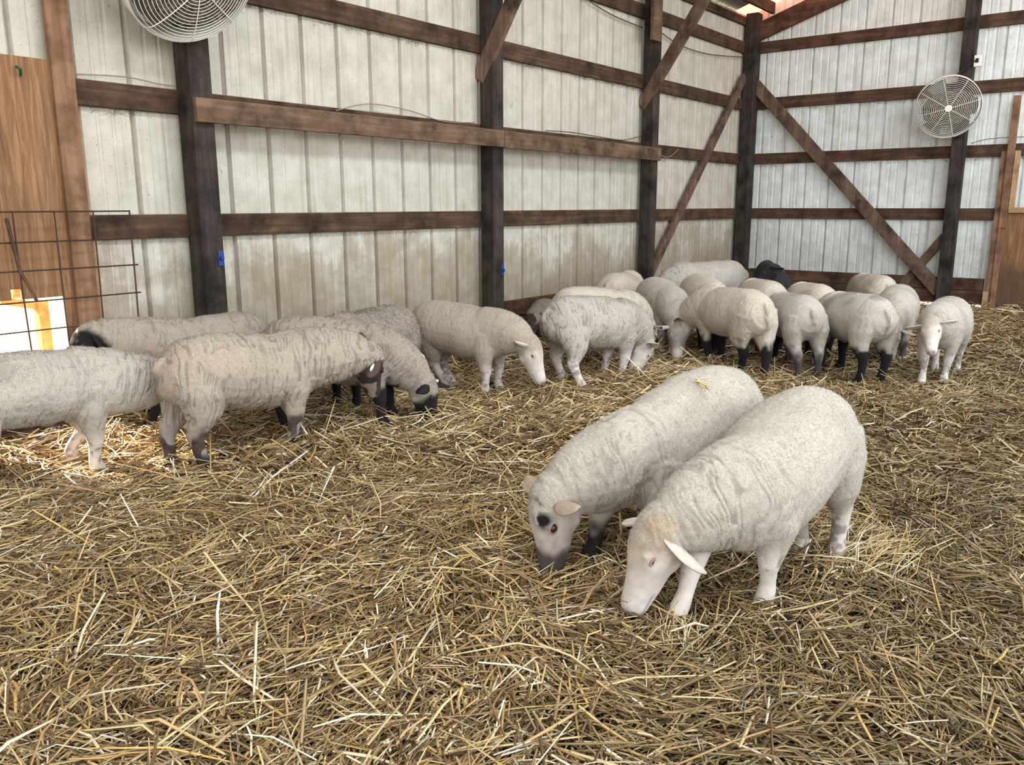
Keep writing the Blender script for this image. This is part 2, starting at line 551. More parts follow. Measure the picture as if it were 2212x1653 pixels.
# long boards nailed across the post faces
tag(MB().box((-8.275, -0.18, 1.692), (-5.425, -0.141, 1.828)).build('long_board', M['board'], bevel=0.004), 'long dusty brown board across the left wall posts, left one of the pair', 'board')
tag(MB().box((-5.418, -0.18, 1.688), (-2.67, -0.141, 1.825)).build('long_board', M['board'], bevel=0.004), 'long dusty brown board across the left wall posts, right one of the pair', 'board')
tag(MB().box((-2.93, -0.18, 2.90), (-2.74, -0.141, 3.62)).build('hanging_block', M['board'], bevel=0.004), 'short upright board hanging on the post face below the roof', 'board')

# braces
tag(MB().beam((-5.515, 0.02, 2.24), (-5.515, -0.99, 3.82), 0.13, 0.045, (1, 0, 0)).build('knee_brace', M['brace'], bevel=0.004), 'slanting knee brace running from the middle post up out of frame', 'brace')
tag(MB().beam((-2.78, 0.02, 2.26), (-2.78, -0.99, 3.72), 0.13, 0.045, (1, 0, 0)).build('knee_brace', M['brace'], bevel=0.004), 'slanting knee brace running from the post before the corner up to the roof', 'brace')
tag(MB().beam((-0.17, -0.022, 2.85), (-2.62, -0.022, 0.36), 0.115, 0.04, (0, 1, 0)).build('diagonal_brace', M['brace'], bevel=0.004), 'long diagonal brace across the left wall beside the corner post', 'brace')
tag(MB().beam((-0.062, -0.12, 2.77), (-0.062, -2.58, 0.19), 0.15, 0.04, (1, 0, 0)).build('diagonal_brace', M['brace'], bevel=0.004), 'long diagonal brace across the right wall from corner post to fan post', 'brace')
tag(MB().beam((-0.022, -2.57, 0.845), (-0.022, -2.04, 0.08), 0.10, 0.036, (1, 0, 0)).build('diagonal_brace', M['brace'], bevel=0.004), 'short diagonal brace crossing the foot of the long brace on the right wall', 'brace')

# rafter and purlins
mb = MB()
mb.beam((-0.05, 0.0, 3.36), (-0.05, -5.2, 3.36 + 5.2 * ROOF_S), 0.05, 0.22, (0, 0, 1))
tag(mb.build('rafter', M['girt_y'], bevel=0.004), 'brown rafter sloping up the right wall under the roof', 'rafter')
for y, lab in ((-0.30, 'brown purlin under the roof steel nearest the eave'), (-0.95, 'brown purlin under the roof steel, next one up from the eave')):
    z = roof_z(y) - 0.075
    tag(MB().box((-13.5, y - 0.02, z - 0.07), (0.0, y + 0.02, z + 0.065)).build('purlin', M['girt_x']), lab, 'purlin')

# ------------------------------------------------------------------ plywood door, left, with a pop hole
d = empty('door_1', (-9.3, -0.03, 0))
tag(d, 'plywood barn door at the left edge with a low pop hole', kind='structure')
mb = MB()
PX0, PX1, PY0, PY1 = -10.6, -8.99, -0.012, 0.008
HX0, HX1, HZ = -9.75, -9.05, 0.742
def pb(x0, x1, z0, z1):
    mb.box((x0 + 9.3, PY0 + 0.03, z0), (x1 + 9.3, PY1 + 0.03, z1))
pb(PX0, HX0, 0.0, 1.955)
pb(HX0, HX1, HZ + 0.055, 1.955)
pb(HX1, PX1, 0.0, 1.955)
pb(HX0, -9.315, HZ, HZ + 0.055)
pb(-9.265, HX1, HZ, HZ + 0.055)
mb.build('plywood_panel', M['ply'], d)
MB().box((-9.0 + 9.3, -0.012, -0.0), (-8.885 + 9.3, 0.026, 3.6)).build('door_stud', M['jamb'], d, bevel=0.003)
MB().box((-9.49 + 9.3, -0.006, HZ + 0.22), (-9.43 + 9.3, 0.017, 1.30)).build('split_batten', M['brace'], d)
MB().tube([(-9.165 + 9.3, -0.0, 1.90), (-9.16 + 9.3, -0.03, 1.885), (-9.15 + 9.3, -0.0, 1.86)], 0.008).build('green_hook', plain('green_paint', (0.02, 0.09, 0.05), 0.5), d)

# porch frame outside the pop hole
pf = empty('porch_frame', (-8.80, 1.2, 0))
tag(pf, 'orange timber porch frame standing outside the pop hole', 'frame')
MB().box((0.092, -0.04, -0.09), (0.158, 0.04, 0.60)).build('upright', M['orange_wood'], pf)
MB().beam((-0.12, 0.0, 0.625), (0.12, 0.0, 0.565), 0.05, 0.05, (0, 0, 1)).build('crosspiece', M['orange_wood'], pf)
mb = MB()
for r_, z0, z1 in ((0.034, 0.635, 0.652), (0.027, 0.652, 0.672), (0.018, 0.672, 0.692)):
    mb.box((-0.018 - r_, -r_, z0), (-0.018 + r_, r_, z1))
mb.build('finial', M['orange_wood'], pf)

# ------------------------------------------------------------------ welded wire panel
wp = empty('wire_panel', (-9.6, -0.13, 0))
tag(wp, 'rusty welded wire panel leaning on the door at the left', 'panel')
K = 1.064
def PX(x): return (x + 11.12) * K - 11.12 + 9.6
zs = [0.03, 0.075, 0.13, 0.28, 0.43, 0.59, 0.74, 0.895, 1.04, 1.19]
xr = PX(-8.855)
for z in zs:
    ext = 0.025 if 0.8 < z < 1.0 or 0.7 < z < 0.8 else 0.0
    MB().tube([(-1.2, 0, z), (-0.4, 0.004, z + random.uniform(-.004, .004)), (xr + ext, 0, z)], 0.0042, 5).build('rod', M['panel_wire'], wp, True)
for i in range(9):
    x = xr - 0.2 * i
    w = random.uniform(-.012, .012)
    MB().tube([(x, -0.006, 1.195), (x + w * .3, -0.006, 0.8), (x + w, -0.012, 0.5), (x, -0.006, 0.0)], 0.0045, 5).build('upright_rod', M['panel_wire'], wp, True)
MB().tube([(PX(-9.45), -0.01, 1.16), (PX(-9.42), -0.012, 0.9), (PX(-9.36), -0.012, 0.74)], 0.009, 6).build('twig', M['brace'], wp, True)

# ------------------------------------------------------------------ door parts on the right wall
d = empty('door_2', (-0.03, -3.2, 0))
tag(d, 'plywood door with orange studs at the right edge', kind='structure')
MB().box((-0.02, -1.3, -0.05), (0.0, 0.06, 1.12)).build('plywood_panel', M['ply'], d)
MB().box((-0.025, 0.075, -0.05), (0.03, 0.135, 1.80)).build('door_stud', M['jamb'], d, bevel=0.003)
MB().box((-0.055, 0.0, 0.95), (-0.02, 0.075, 2.39)).build('door_stud', M['jamb'], d, bevel=0.003)
MB().box((-0.045, 0.02, -0.05), (-0.02, 0.078, 1.15)).build('door_stud', M['jamb'], d, bevel=0.003)
MB().box((-0.06, -0.06, 1.181), (-0.025, -0.005, 1.80)).build('frame_strip', M['fresh'], d, bevel=0.003)
MB().box((-0.06, -0.9, 1.12), (-0.025, -0.005, 1.18)).build('frame_rail', M['fresh'], d, bevel=0.003)
tag(MB().box((-0.06, -3.10, 0.0), (-0.02, -3.04, 0.22)).build('wood_offcut', M['fresh'], bevel=0.003), 'pale wood offcut standing at the foot of the right wall beside the door', 'offcut')

# ------------------------------------------------------------------ fans
def fan(loc, axis, R, label, depth=0.12, dirt=0.72):
    root = empty('barn_fan', loc)
    tag(root, label, 'fan')
    ax = Vector(axis).normalized()
    q = ax.to_track_quat('Z', 'Y')
    mat = q.to_matrix()
    def T(p): return mat @ Vector(p)
    def ring(r, z, n=64): return [T((r * math.cos(2 * math.pi * i / n), r * math.sin(2 * math.pi * i / n), z)) for i in range(n)]
    def dome(r): return 0.075 * math.sqrt(max(0.0, 1 - (r / R) ** 2)) + 0.02
    # shroud hoop
    mb = MB()
    n = 72
    v, f = [], []
    for (r, z) in ((R, 0.02), (R + 0.006, 0.01), (R + 0.002, -depth), (R - 0.004, -depth), (R - 0.004, 0.01)):
        v += ring(r, z, n)
    for a in range(5):
        b = (a + 1) % 5
        for i in range(n):
            f.append((a * n + i, a * n + (i + 1) % n, b * n + (i + 1) % n, b * n + i))
    mb.add(v, f).build('shroud', M['wire_white'], root, True)
    mb = MB()
    nr = 18
    for k in range(1, nr + 1):
        r = R * k / nr
        mb.tube(ring(r, dome(r), 56), 0.0022, 5, True)
    mb.build('front_guard', M['wire_white'], root, True)
    for k in range(8):
        a = 2 * math.pi * k / 8 + 0.25
        pts = [T((r * math.cos(a), r * math.sin(a), dome(r) + 0.004)) for r in np.linspace(0.03, R, 10)]
        MB().tube(pts, 0.003, 5).build('spoke', M['wire_white'], root, True)
    mb = MB()
    mb.loft([T((0, 0, dome(0) - 0.004)), T((0, 0, dome(0) + 0.01))], [0.042, 0.036], [0.042, 0.036], T((1, 0, 0)), 20)
    mb.build('hub_badge', M['white_plastic'], root)
    # matted dust caught on the inner side of the guard, ragged edge
    rr = random.Random(int(R * 1000))
    v = [T((0, 0, dome(0) - 0.012))]
    f = []
    nn, mm = 48, 5
    for j in range(1, mm + 1):
        for i in range(nn):
            a = 2 * math.pi * i / nn
            lim = R * dirt * (0.88 + 0.16 * math.sin(a * 2 + 1.1) + 0.06 * rr.random())
            r = lim * j / mm
            v.append(T((r * math.cos(a), r * math.sin(a), dome(r) + 0.0006)))
    for i in range(nn):
        f.append((0, 1 + i, 1 + (i + 1) % nn))
    for j in range(mm - 1):
        for i in range(nn):
            a = 1 + j * nn
            f.append((a + i, a + nn + i, a + nn + (i + 1) % nn, a + (i + 1) % nn))
    v2 = [Vector(p) - ax * 0.008 for p in v]
    off = len(v)
    MB().add(v + v2, f + [tuple(off + i for i in reversed(q_)) for q_ in f]).build('dust_mat', M['dust'], root, True)
    mb = MB()
    mb.loft([T((0, 0, -0.02)), T((0, 0, -0.03)), T((0, 0, -0.14)), T((0, 0, -0.16))], [0.05, 0.075, 0.075, 0.05], [0.05, 0.075, 0.075, 0.05], T((1, 0, 0)), 20)
    mb.build('motor', M['grey_motor'], root)
    for k in range(3):
        a0 = 2 * math.pi * k / 3
        v, f = [], []
        for th in (0.0, 0.004):
            for i in range(6):
                r = 0.06 + (R * 0.9 - 0.06) * i / 5
                for j in range(5):
                    a = a0 + (j - 2) * 0.17
                    v.append(T((r * math.cos(a), r * math.sin(a), -0.03 + (j - 2) * 0.018 + th)))
        for s in (0, 30):
            for i in range(5):
                for j in range(4):
                    p = s + i * 5 + j
                    f.append((p, p + 1, p + 6, p + 5))
        MB().add(v, f).build('blade', M['grey_motor'], root)
    return root, T
fr, T = fan((-0.36, -2.53, 2.285), (-0.94, -0.24, -0.25), 0.335, 'round dust-matted fan with white wire guard mounted on the right wall post', dirt=0.74)
MB().beam(T((0, 0, -0.14)), Vector((0.19, 0.0, 0.08)), 0.05, 0.05).build('mount_arm', M['black'], fr)
fl, T = fan((-8.40, -0.42, 2.40), (0.02, -0.78, -0.62), 0.36, 'large wire-guarded fan cropped by the top edge above the left post', dirt=0.8)
MB().beam(T((0, 0, -0.14)), Vector((0.2, 0.26, 0.12)), 0.05, 0.05).build('mount_arm', M['black'], fl)
# outlet box with its flex
ob = empty('outlet_box', (-0.16, -2.74, 2.78))
tag(ob, 'white outlet box on the right wall post above the round fan', 'outlet')
MB().box((-0.02, -0.045, -0.06), (0.02, 0.03, 0.06)).build('box', M['white_plastic'], ob, bevel=0.004)
MB().box((-0.035, -0.018, -0.02), (-0.02, 0.012, 0.025)).build('plug', M['black'], ob, bevel=0.003)
tag(MB().tube([(-0.185, -2.735, 2.785), (-0.21, -2.70, 2.76), (-0.22, -2.64, 2.70), (-0.23, -2.58, 2.66), (-0.26, -2.55, 2.62)], 0.008, 6).build('power_cord', M['black'], None, True), 'black power cord from the white outlet box down to the round fan', 'cord')

# blue insulators
for x, z, lab in ((-8.17, 0.905, 'blue plastic fence insulator on the post under the cropped fan'), (-5.42, 0.665, 'blue plastic fence insulator on the middle post')):
    b = empty('fence_insulator', (x, -0.1385, z))
    tag(b, lab, 'insulator')
    MB().box((-0.017, -0.012, -0.047), (0.017, 0.0, 0.047)).build('base_plate', M['blue_plastic'], b, bevel=0.003)
    MB().loft([(0, -0.012, 0), (0, -0.03, 0), (0, -0.034, 0)], [0.012, 0.012, 0.006], [0.012, 0.012, 0.006], (0, 0, 1), 10).build('knob', M['blue_plastic'], b)

# slack cables on the walls
def cable(pts, lab, r=0.006, m='cable'):
    out = []
    P_ = [Vector(p) for p in pts]
    for i in range(len(P_) - 1):
        for k in range(6):
            t = k / 6
            p0, p1, p2, p3 = P_[max(i - 1, 0)], P_[i], P_[i + 1], P_[min(i + 2, len(P_) - 1)]
            out.append(0.5 * ((2 * p1) + (p2 - p0) * t + (2 * p0 - 5 * p1 + 4 * p2 - p3) * t * t + (3 * p1 - p0 - 3 * p2 + p3) * t ** 3))
    out.append(P_[-1])
    tag(MB().tube(out, r, 6).build('cable', M[m], None, True), lab, 'cable')
cable([(-4.55, 0.0, 3.28), (-4.1, 0.0, 3.17), (-3.5, 0.0, 3.08), (-2.84, 0.0, 3.05)], 'slack dark cable high on the left wall, left of the hanging block')
cable([(-2.60, 0.0, 3.1), (-2.0, 0.0, 3.0), (-1.2, 0.0, 3.0), (-0.17, 0.0, 3.1)], 'slack dark cable high on the left wall between the last post and the corner')
cable([(-7.1, -0.01, 1.86), (-6.8, -0.03, 1.93), (-6.4, -0.02, 1.92), (-6.0, -0.01, 1.87), (-5.6, 0.0, 1.89)], 'thin tan cable lying on the girt above the left long board', 0.004, 'cable_tan')
cable([(-4.6, -0.01, 1.89), (-4.2, -0.02, 1.90), (-3.7, -0.01, 1.89), (-3.2, -0.01, 1.885), (-2.82, -0.01, 1.95)], 'thin dark cable lying on the girt above the right long board', 0.005)
cable([(-2.64, -0.01, 1.86), (-2.45, -0.02, 1.78), (-2.2, -0.02, 1.75), (-1.95, -0.015, 1.85)], 'tan loop of cable drooping on the girt beside the last post', 0.005, 'cable_tan')
cable([(0.0, -2.74, 1.9), (-0.01, -2.9, 1.94), (-0.01, -3.2, 1.95), (0.0, -3.5, 1.93)], 'thin grey cable resting on the girt below and right of the round fan', 0.004)
cable([(-8.88, -0.0, 1.90), (-8.6, -0.02, 1.915), (-8.4, -0.01, 1.90), (-8.29, -0.01, 1.90)], 'thin cable on the girt between the door stud and the left post', 0.004, 'cable_tan')

# ------------------------------------------------------------------ sheep
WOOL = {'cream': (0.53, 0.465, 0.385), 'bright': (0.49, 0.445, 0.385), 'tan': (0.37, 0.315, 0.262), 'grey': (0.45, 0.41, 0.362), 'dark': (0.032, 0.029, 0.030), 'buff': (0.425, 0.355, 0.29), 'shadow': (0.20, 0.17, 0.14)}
def unit(v):
    v = np.asarray(v, float)
    return v / (np.linalg.norm(v) + 1e-9)

def bez(p0, p1, p2, n):
    t = np.linspace(0, 1, n)[:, None]
    return (1 - t) ** 2 * p0 + 2 * t * (1 - t) * p1 + t * t * p2

def make_sheep(label, at, head, k, poll, nose, feet=None, wool='cream', face='white', legs='white', ears=None, eardir=None,
               voxel=0.008, pitch=0.0, lying=False, tagged=None, wr=1.0, hoof='hoof_pale', eye='rim_white', tail=True, seed=0, dirt=0.25, group=None, neckup=0.0, bend=0.0, lift=None, eartilt=0.0, hscale=1.17, fuzz=(15000, .010, .0022), squint=.72, earlen=1.0, tagshape=(.020, .013), base_r=.6, slim=0.0, cap=.28, eyek=1.0, fs=0.0):
    hd = math.radians(head)
    ch, sh = math.cos(hd), math.sin(hd)
    root = empty('sheep', (at[0], at[1], 0), hd)
    tag(root, label, 'sheep', group)
    dz = -0.225 if lying else 0.0
    def tz(x): return dz - pitch * max(x + .08, 0)
    mb = MB()
    # trunk
    TR = [(-.425, .475, .02, .018), (-.418, .472, .058, .05), (-.395, .465, .108, .098), (-.36, .458, .140, .128), (-.31, .454, .164, .154), (-.24, .45, .180, .174), (-.10, .437, .186, .188),
          (.05, .43, .188, .188), (.17, .425, .178, .168), (.26, .425, .158, .142), (.33, .43, .115, .105), (.37, .435, .05, .05)]
    mb.loft([(x, bend * x * x * (1 if x > 0 else 0), z + tz(x)) for x, z, a, b in [(x_, z_ + a_ * slim, a_ * (1 - slim), b_) for x_, z_, a_, b_ in TR]], [r[2] * (1 - slim) for r in TR], [r[3] for r in TR], (0, 0, 1), 24)
    if tail:
        mb.loft([(-.385, 0, .535 + tz(-.4)), (-.415, 0, .515 + tz(-.4)), (-.432, 0, .485 + tz(-.4)), (-.436, 0, .455 + tz(-.4))], [.016, .018, .016, .008], [.018, .02, .018, .008], (1, 0, 0), 10)
    # neck and head
    pw = np.array(poll, float) / 1.0
    nw = np.array(nose, float) / 1.0
    fdir = unit(nw - pw)
    nb = np.array([.24, 0, .475 + tz(.24)])
    hz = pw - nb
    hz[2] = 0
    upv = unit(np.array([0, 0, .62]) + .8 * unit(hz if np.linalg.norm(hz) > .02 else (1, 0, 0)))
    udir = unit(upv - fdir * upv.dot(fdir))
    ldir = np.cross(udir, fdir)
    hs = hscale
    hc = pw - udir * 0.052           # centre of the skull below the poll
    def H(t, u, l=0.0): return hc + (fdir * t + udir * u + ldir * l) * hs
    HR = [(-.065, -.01, .035, .035), (-.05, -.006, .058, .055), (-.01, .0, .072, .066), (.035, -.004, .076, .068), (.075, -.012, .070, .061), (.115, -.02, .058, .049),
          (.155, -.026, .050, .043), (.185, -.028, .043, .039), (.212, -.03, .038, .037), (.231, -.032, .030, .032), (.243, -.034, .014, .017)]
    mb.loft([H(t, u) for t, u, a, b in HR], [r[2] * hs for r in HR], [r[3] * hs for r in HR], udir, 18)
    for sgn in (-1, 1):     # brow and cheek mass
        mb.loft([H(.04, .025, sgn * .040), H(.07, .028, sgn * .044), H(.10, .018, sgn * .036)], np.array([.018, .021, .012]) * hs, np.array([.014, .017, .010]) * hs, udir, 10)
        mb.loft([H(.03, -.045, sgn * .032), H(.06, -.05, sgn * .032), H(.10, -.05, sgn * .024)], np.array([.025, .03, .018]) * hs, np.array([.02, .024, .014]) * hs, udir, 10)
    nend = H(-.02, -.008)
    mid = (nb + nend) / 2 + np.array([.02, 0, .03 + neckup])
    NC = bez(np.array([.16, 0, .455 + tz(.16)]), mid, nend, 9)
    s = np.linspace(0, 1, 9)
    mb.loft(NC, .165 * (1 - s) ** .9 + .088 * s ** .8 + .012 * np.sin(s * 3.14), .150 * (1 - s) ** .9 + .078 * s ** .8 + .008 * np.sin(s * 3.14), np.array([0, 0, 1.0]) if abs(unit(nend - nb)[2]) < .9 else np.array([1.0, 0, 0]), 18)
    # legs
    FR = [(.20, .088, .44, .105, .075), (.215, .098, .33, .082, .064), (.225, .096, .25, .056, .046), (.235, .092, .175, .041, .038), (.232, .09, .13, .031, .029), (.228, .09, .08, .028, .026), (.232, .09, .045, .033, .03), (.245, .09, .02, .034, .032), (.25, .09, -.004, .032, .03)]
    HI = [(-.265, .085, .47, .130, .082), (-.265, .103, .36, .125, .080), (-.272, .103, .275, .088, .064), (-.295, .098, .215, .056, .044), (-.315, .094, .175, .045, .037), (-.308, .092, .125, .033, .030), (-.297, .09, .08, .030, .027), (-.288, .09, .045, .034, .031), (-.275, .09, .02, .035, .032), (-.27, .09, -.004, .033, .03)]
    feetpos = []
    for idx, (base, sgn) in enumerate(((FR, 1), (FR, -1), (HI, 1), (HI, -1))):
        P_ = np.array([[x, y * sgn, z] for x, y, z, a, b in base])
        A_ = [r[3] for r in base]; B_ = [r[4] for r in base]
        if lying:
            fx = 1 if idx < 2 else -1
            P_ = np.array([[x + (.10 * (0.45 - z) if idx < 2 else .12 * (.45 - z)), (y + .07 * min(1, (.45 - z) / .3)) * sgn, max(.03, z + dz + (.08 if z < .2 else 0))] for x, y, z, a, b in base])
            P_[:, 0] += np.array([0] * 4 + [(-.05 * i if idx < 2 else .05 * i) for i in range(1, len(base) - 3)])
        else:
            zt = base[0][2]
            P_[:, 2] += tz(base[0][0]) * np.clip((P_[:, 2] - .05) / (zt - .05), 0, 1)
            dx = dy = 0
            lf = 0
            if feet and feet[idx] is not None:
                wx, wy = feet[idx][0] - at[0], feet[idx][1] - at[1]
                lx, ly = (wx * ch + wy * sh) / k, (-wx * sh + wy * ch) / k
                dx, dy = lx - P_[-1, 0], ly - P_[-1, 1]
                if len(feet[idx]) > 2: lf = feet[idx][2] / k
            w = np.clip((zt - P_[:, 2]) / zt, 0, 1) ** 1.1
            P_[:, 0] += dx * w
            P_[:, 1] += dy * w
            if lf:
                P_[:, 2] += lf * np.clip((.30 - P_[:, 2]) / .30, 0, 1)
                P_[:, 0] += (.10 if idx < 2 else -.03) * np.exp(-((np.array([r[2] for r in base]) - .18) / .08) ** 2) * min(1, lf / .1)
        mb.loft(P_, A_, B_, (1, 0, 0), 14)
        feetpos.append((P_[-1], P_[-2]))
    V_ = np.array(mb.v) * k
    tmp = link_mesh('body', V_, mb.f, None)
    rm = tmp.modifiers.new('r', 'REMESH'); rm.mode = 'VOXEL'; rm.voxel_size = voxel; rm.use_smooth_shade = True
    sm = tmp.modifiers.new('s', 'SMOOTH'); sm.factor = 0.5; sm.iterations = int(min(40, 7 * (0.008 / voxel) ** 1.7))
    dg = bpy.context.evaluated_depsgraph_get()
    me = bpy.data.meshes.new_from_object(tmp.evaluated_get(dg))
    old = tmp.data
    bpy.data.objects.remove(tmp); bpy.data.meshes.remove(old)
    me.name = 'body'
    n = len(me.vertices)
    co = np.zeros(n * 3); me.vertices.foreach_get('co', co); co = co.reshape(-1, 3)
    no = np.zeros(n * 3); me.vertices.foreach_get('normal', no); no = no.reshape(-1, 3)
    p = co / k
    # head coordinates of every vertex
    r = (p - hc) / hs
    ht, hu, hl = r @ fdir, r @ udir, r @ ldir
    rad = np.sqrt(hu ** 2 + hl ** 2)
    inhead = ((rad < .115) & (ht > -.09) & (ht < .3)).astype(float)
    nz = vnoise(p * 28, seed + 1)
    nz2 = vnoise(p * 11, seed + 2)
    nz3 = vnoise(p * 60, seed + 3)
    inleg = (1 - inhead) * (p[:, 2] < .30) * (np.abs(p[:, 0]) > .12)
    if lying: inleg = inleg * 0
    legm = inleg * sstep(.235, .165, p[:, 2] + (nz - .5) * .06)
    hm = inhead * sstep(.0, .075, ht + (nz - .5) * .05 - np.clip(hu - .015, 0, 1) * .6)
    wl = (1 - hm) * (1 - .8 * legm)
    # fleece relief: short ripples across the body, creases at the neck
    nd = unit(nend - nb)
    sn = (p - nb) @ nd
    wn = sstep(-.02, .14, sn) * (p[:, 0] > .1)
    sx = p[:, 0] * (1 - wn) + (.24 + sn) * wn
    sv = p[:, 2] * (1 - wn) + (p @ np.cross(nd, (0, 1, 0))) * wn
    warp = vnoise(p * 13, seed + 5) - .5
    fr1 = np.stack([sx * 84 + warp * 3.2, p[:, 1] * 11, sv * 11 + warp * 1.5], 1)
    a1 = vnoise(fr1, seed + 7)
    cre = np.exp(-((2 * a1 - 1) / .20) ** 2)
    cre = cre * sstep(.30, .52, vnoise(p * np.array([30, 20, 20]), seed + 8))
    fr2 = np.stack([sx * 120, p[:, 1] * 75, p[:, 2] * 70], 1)
    a2 = vnoise(fr2, seed + 9)
    neck = np.exp(-((sx - .34) / .14) ** 2)
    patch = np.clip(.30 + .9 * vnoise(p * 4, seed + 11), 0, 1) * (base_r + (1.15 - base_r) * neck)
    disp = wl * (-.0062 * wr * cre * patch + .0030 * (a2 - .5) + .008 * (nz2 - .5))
    # nostrils, mouth line and eye hollows
    def spot(t, u, l, rad_): return np.exp(-(((ht - t) ** 2 + (hu - u) ** 2 + (np.abs(hl) - l) ** 2) / rad_ ** 2)) * inhead
    nostril = spot(.234, -.020, .014, .011)
    mouth = inhead * np.exp(-((hu + .045 - (.21 - ht) * .05) / .0045) ** 2) * sstep(.150, .175, ht)
    eyeh = spot(.074, .020, .058, .017)
    disp = disp - .006 * nostril - .003 * mouth - .006 * eyeh
    co2 = co + no * (disp * k)[:, None]
    me.vertices.foreach_set('co', co2.ravel())
    # coat colour
    wc = np.array(WOOL[wool])
    colr = np.ones((n, 3)) * wc
    tint = vnoise(p * 3.2, seed + 13)[:, None]
    colr *= (.90 + .2 * tint)
    dm = sstep(.58, .8, vnoise(p * np.array([7, 7, 5]), seed + 15)) * dirt
    colr = colr * (1 - dm[:, None]) + dm[:, None] * np.array((.20, .165, .13)) if wool != 'dark' else colr
    colr *= (1 - .24 * (cre * patch * wr)[:, None] * wl[:, None])      # shade of the ripple creases darkened into the coat colour
    black = np.array((.014, .012, .013))
    if tail and wool != 'dark':
        tm = np.exp(-(((p[:, 0] + .43) / .06) ** 2 + ((p[:, 1] + (nz2 - .5) * .05) / .020) ** 2 + ((p[:, 2] - .41) / .075) ** 2)) * sstep(.3, .6, nz)
        colr = colr * (1 - .8 * tm[:, None]) + .8 * tm[:, None] * np.array((.16, .125, .10))
    def over(mask, c):
        nonlocal colr
        c = np.asarray(c, float)
        colr = colr * (1 - mask[:, None]) + mask[:, None] * (c if c.ndim == 2 else c[None, :])
    # legs
    if legs == 'white':
        over(legm * .8, np.array((.66, .60, .56)) * (.80 + .35 * nz[:, None]))
        over(legm * sstep(.50, .66, nz2 * .55 + nz3 * .45) * .75, (.17, .14, .125))
    elif legs == 'black':
        lm = inleg * sstep(.285, .20, p[:, 2] + (nz - .5) * .10)
        over(lm, black)
    elif legs == 'grey':
        over(inleg * sstep(.27, .10, p[:, 2] + (nz - .5) * .10) * .95, (.045, .037, .036))
    elif legs == 'brown':
        lm = inleg * sstep(.22, .15, p[:, 2] + (nz - .5) * .06)
        over(lm, np.array((.070, .052, .043)) * (.5 + .9 * nz3[:, None]))
        over(lm * sstep(.5, .62, vnoise(p * 22, seed + 21)) * .7, (.40, .36, .33))
        over(inleg * sstep(.10, .04, p[:, 2] + (nz - .5) * .05) * .8, (.022, .018, .018))
    elif legs == 'forefoot':
        over(legm * .8, np.array((.66, .60, .56)) * (.80 + .35 * nz[:, None]))
        over(inleg * sstep(.17, .11, p[:, 2] + (nz - .5) * .05) * (p[:, 0] > .1), np.array((.03, .023, .021)) * (.5 + nz3[:, None]))
    elif legs == 'blackbrown':
        lm = inleg * sstep(.24, .13, p[:, 2] + (nz - .5) * .07)
        over(lm, np.array((.038, .03, .028)) * (.5 + nz3[:, None]))
        over(lm * sstep(.55, .66, vnoise(p * 18, seed + 21)) * .55, (.30, .26, .235))
    # face
    if face == 'white':
        over(hm * .65, np.array((.62, .555, .515)) * (.82 + .3 * nz3[:, None]))
        over(inhead * sstep(.12, .19, ht) * .6, np.array((.64, .585, .56)) * (.8 + .3 * nz3[:, None]))
        over(hm * sstep(.205, .24, ht) * .45, (.50, .32, .29))
        over(inhead * sstep(-.07, -.02, ht) * sstep(.14, .07, ht) * sstep(-.02, .03, hu) * sstep(.3, .6, nz2 * .6 + nz * .4) * cap, (.40, .29, .18))
        over(np.clip(spot(.072, .012, .055, .026) * 1.4, 0, 1) * .6, (.66, .60, .58))
    elif face == 'black':
        bm_ = inhead * sstep(-.03, .01, ht - fs + (nz - .5) * .03 - np.clip(hu - .052, 0, 1) * 2.0)
        over(bm_, black * (.7 + .7 * nz3[:, None]))
    elif face == 'smut':
        over(hm * .9, np.array((.50, .44, .415)) * (.85 + .3 * nz3[:, None]))
        over(inhead * sstep(.115, .175, ht + (nz - .5) * .05) * .95, np.array((.055, .043, .042)) * (.7 + .7 * nz3[:, None]))
        over(np.clip(spot(.055, .040, .034, .024) * 2, 0, 1) * sstep(.32, .45, nz3), black)
        over(spot(.01, .055, .02, .02) * sstep(.45, .6, nz3), black)
    elif face == 'mottled':
        bm_ = inhead * sstep(-.01, .03, ht + (nz - .5) * .05 - np.clip(hu - .02, 0, 1) * .8)
        over(bm_, np.array((.05, .036, .032)) * (.5 + nz3[:, None]))
        over(bm_ * sstep(.58, .7, vnoise(p * 26, seed + 31)) * .8, (.34, .26, .21))
    elif face == 'greyface':
        over(hm * .9, np.array((.36, .31, .275)) * (.8 + .4 * nz3[:, None]))
        over(inhead * sstep(.14, .18, ht) , (.70, .64, .60))
        over(inhead * sstep(.225, .24, ht) * .6, (.40, .27, .25))
    elif face == 'darknose':
        over(hm * .9, np.array((.38, .34, .31)) * (.7 + .6 * nz3[:, None]))
        over(inhead * sstep(.17, .20, ht) * np.exp(-(hl / .028) ** 2), black)
    if face in ('white', 'greyface'):
        over(nostril * .9, (.06, .035, .03)); over(mouth * .55, (.22, .14, .13))
    elif face not in ('black',):
        over(nostril * .9, (.012, .01, .01))
    nf_, fl, fw = fuzz
    rg = np.random.default_rng(seed + 100)
    cand = np.flatnonzero(wl > .25)
    ids = rg.choice(cand, nf_)
    nn_ = no[ids]
    tdir = rg.normal(0, 1, (nf_, 3)) + np.array([-.5, 0, -.7])
    tdir -= nn_ * (tdir * nn_).sum(1)[:, None]
    tdir /= np.linalg.norm(tdir, axis=1)[:, None] + 1e-9
    sdir = np.cross(tdir, nn_)
    base_ = co2[ids] + (tdir * rg.normal(0, 1, (nf_, 1)) + sdir * rg.normal(0, 1, (nf_, 1))) * voxel * .6 - nn_ * .0006
    ln = fl * rg.uniform(.5, 1.3, (nf_, 1)) * (.35 + .65 * wl[ids])[:, None] * k
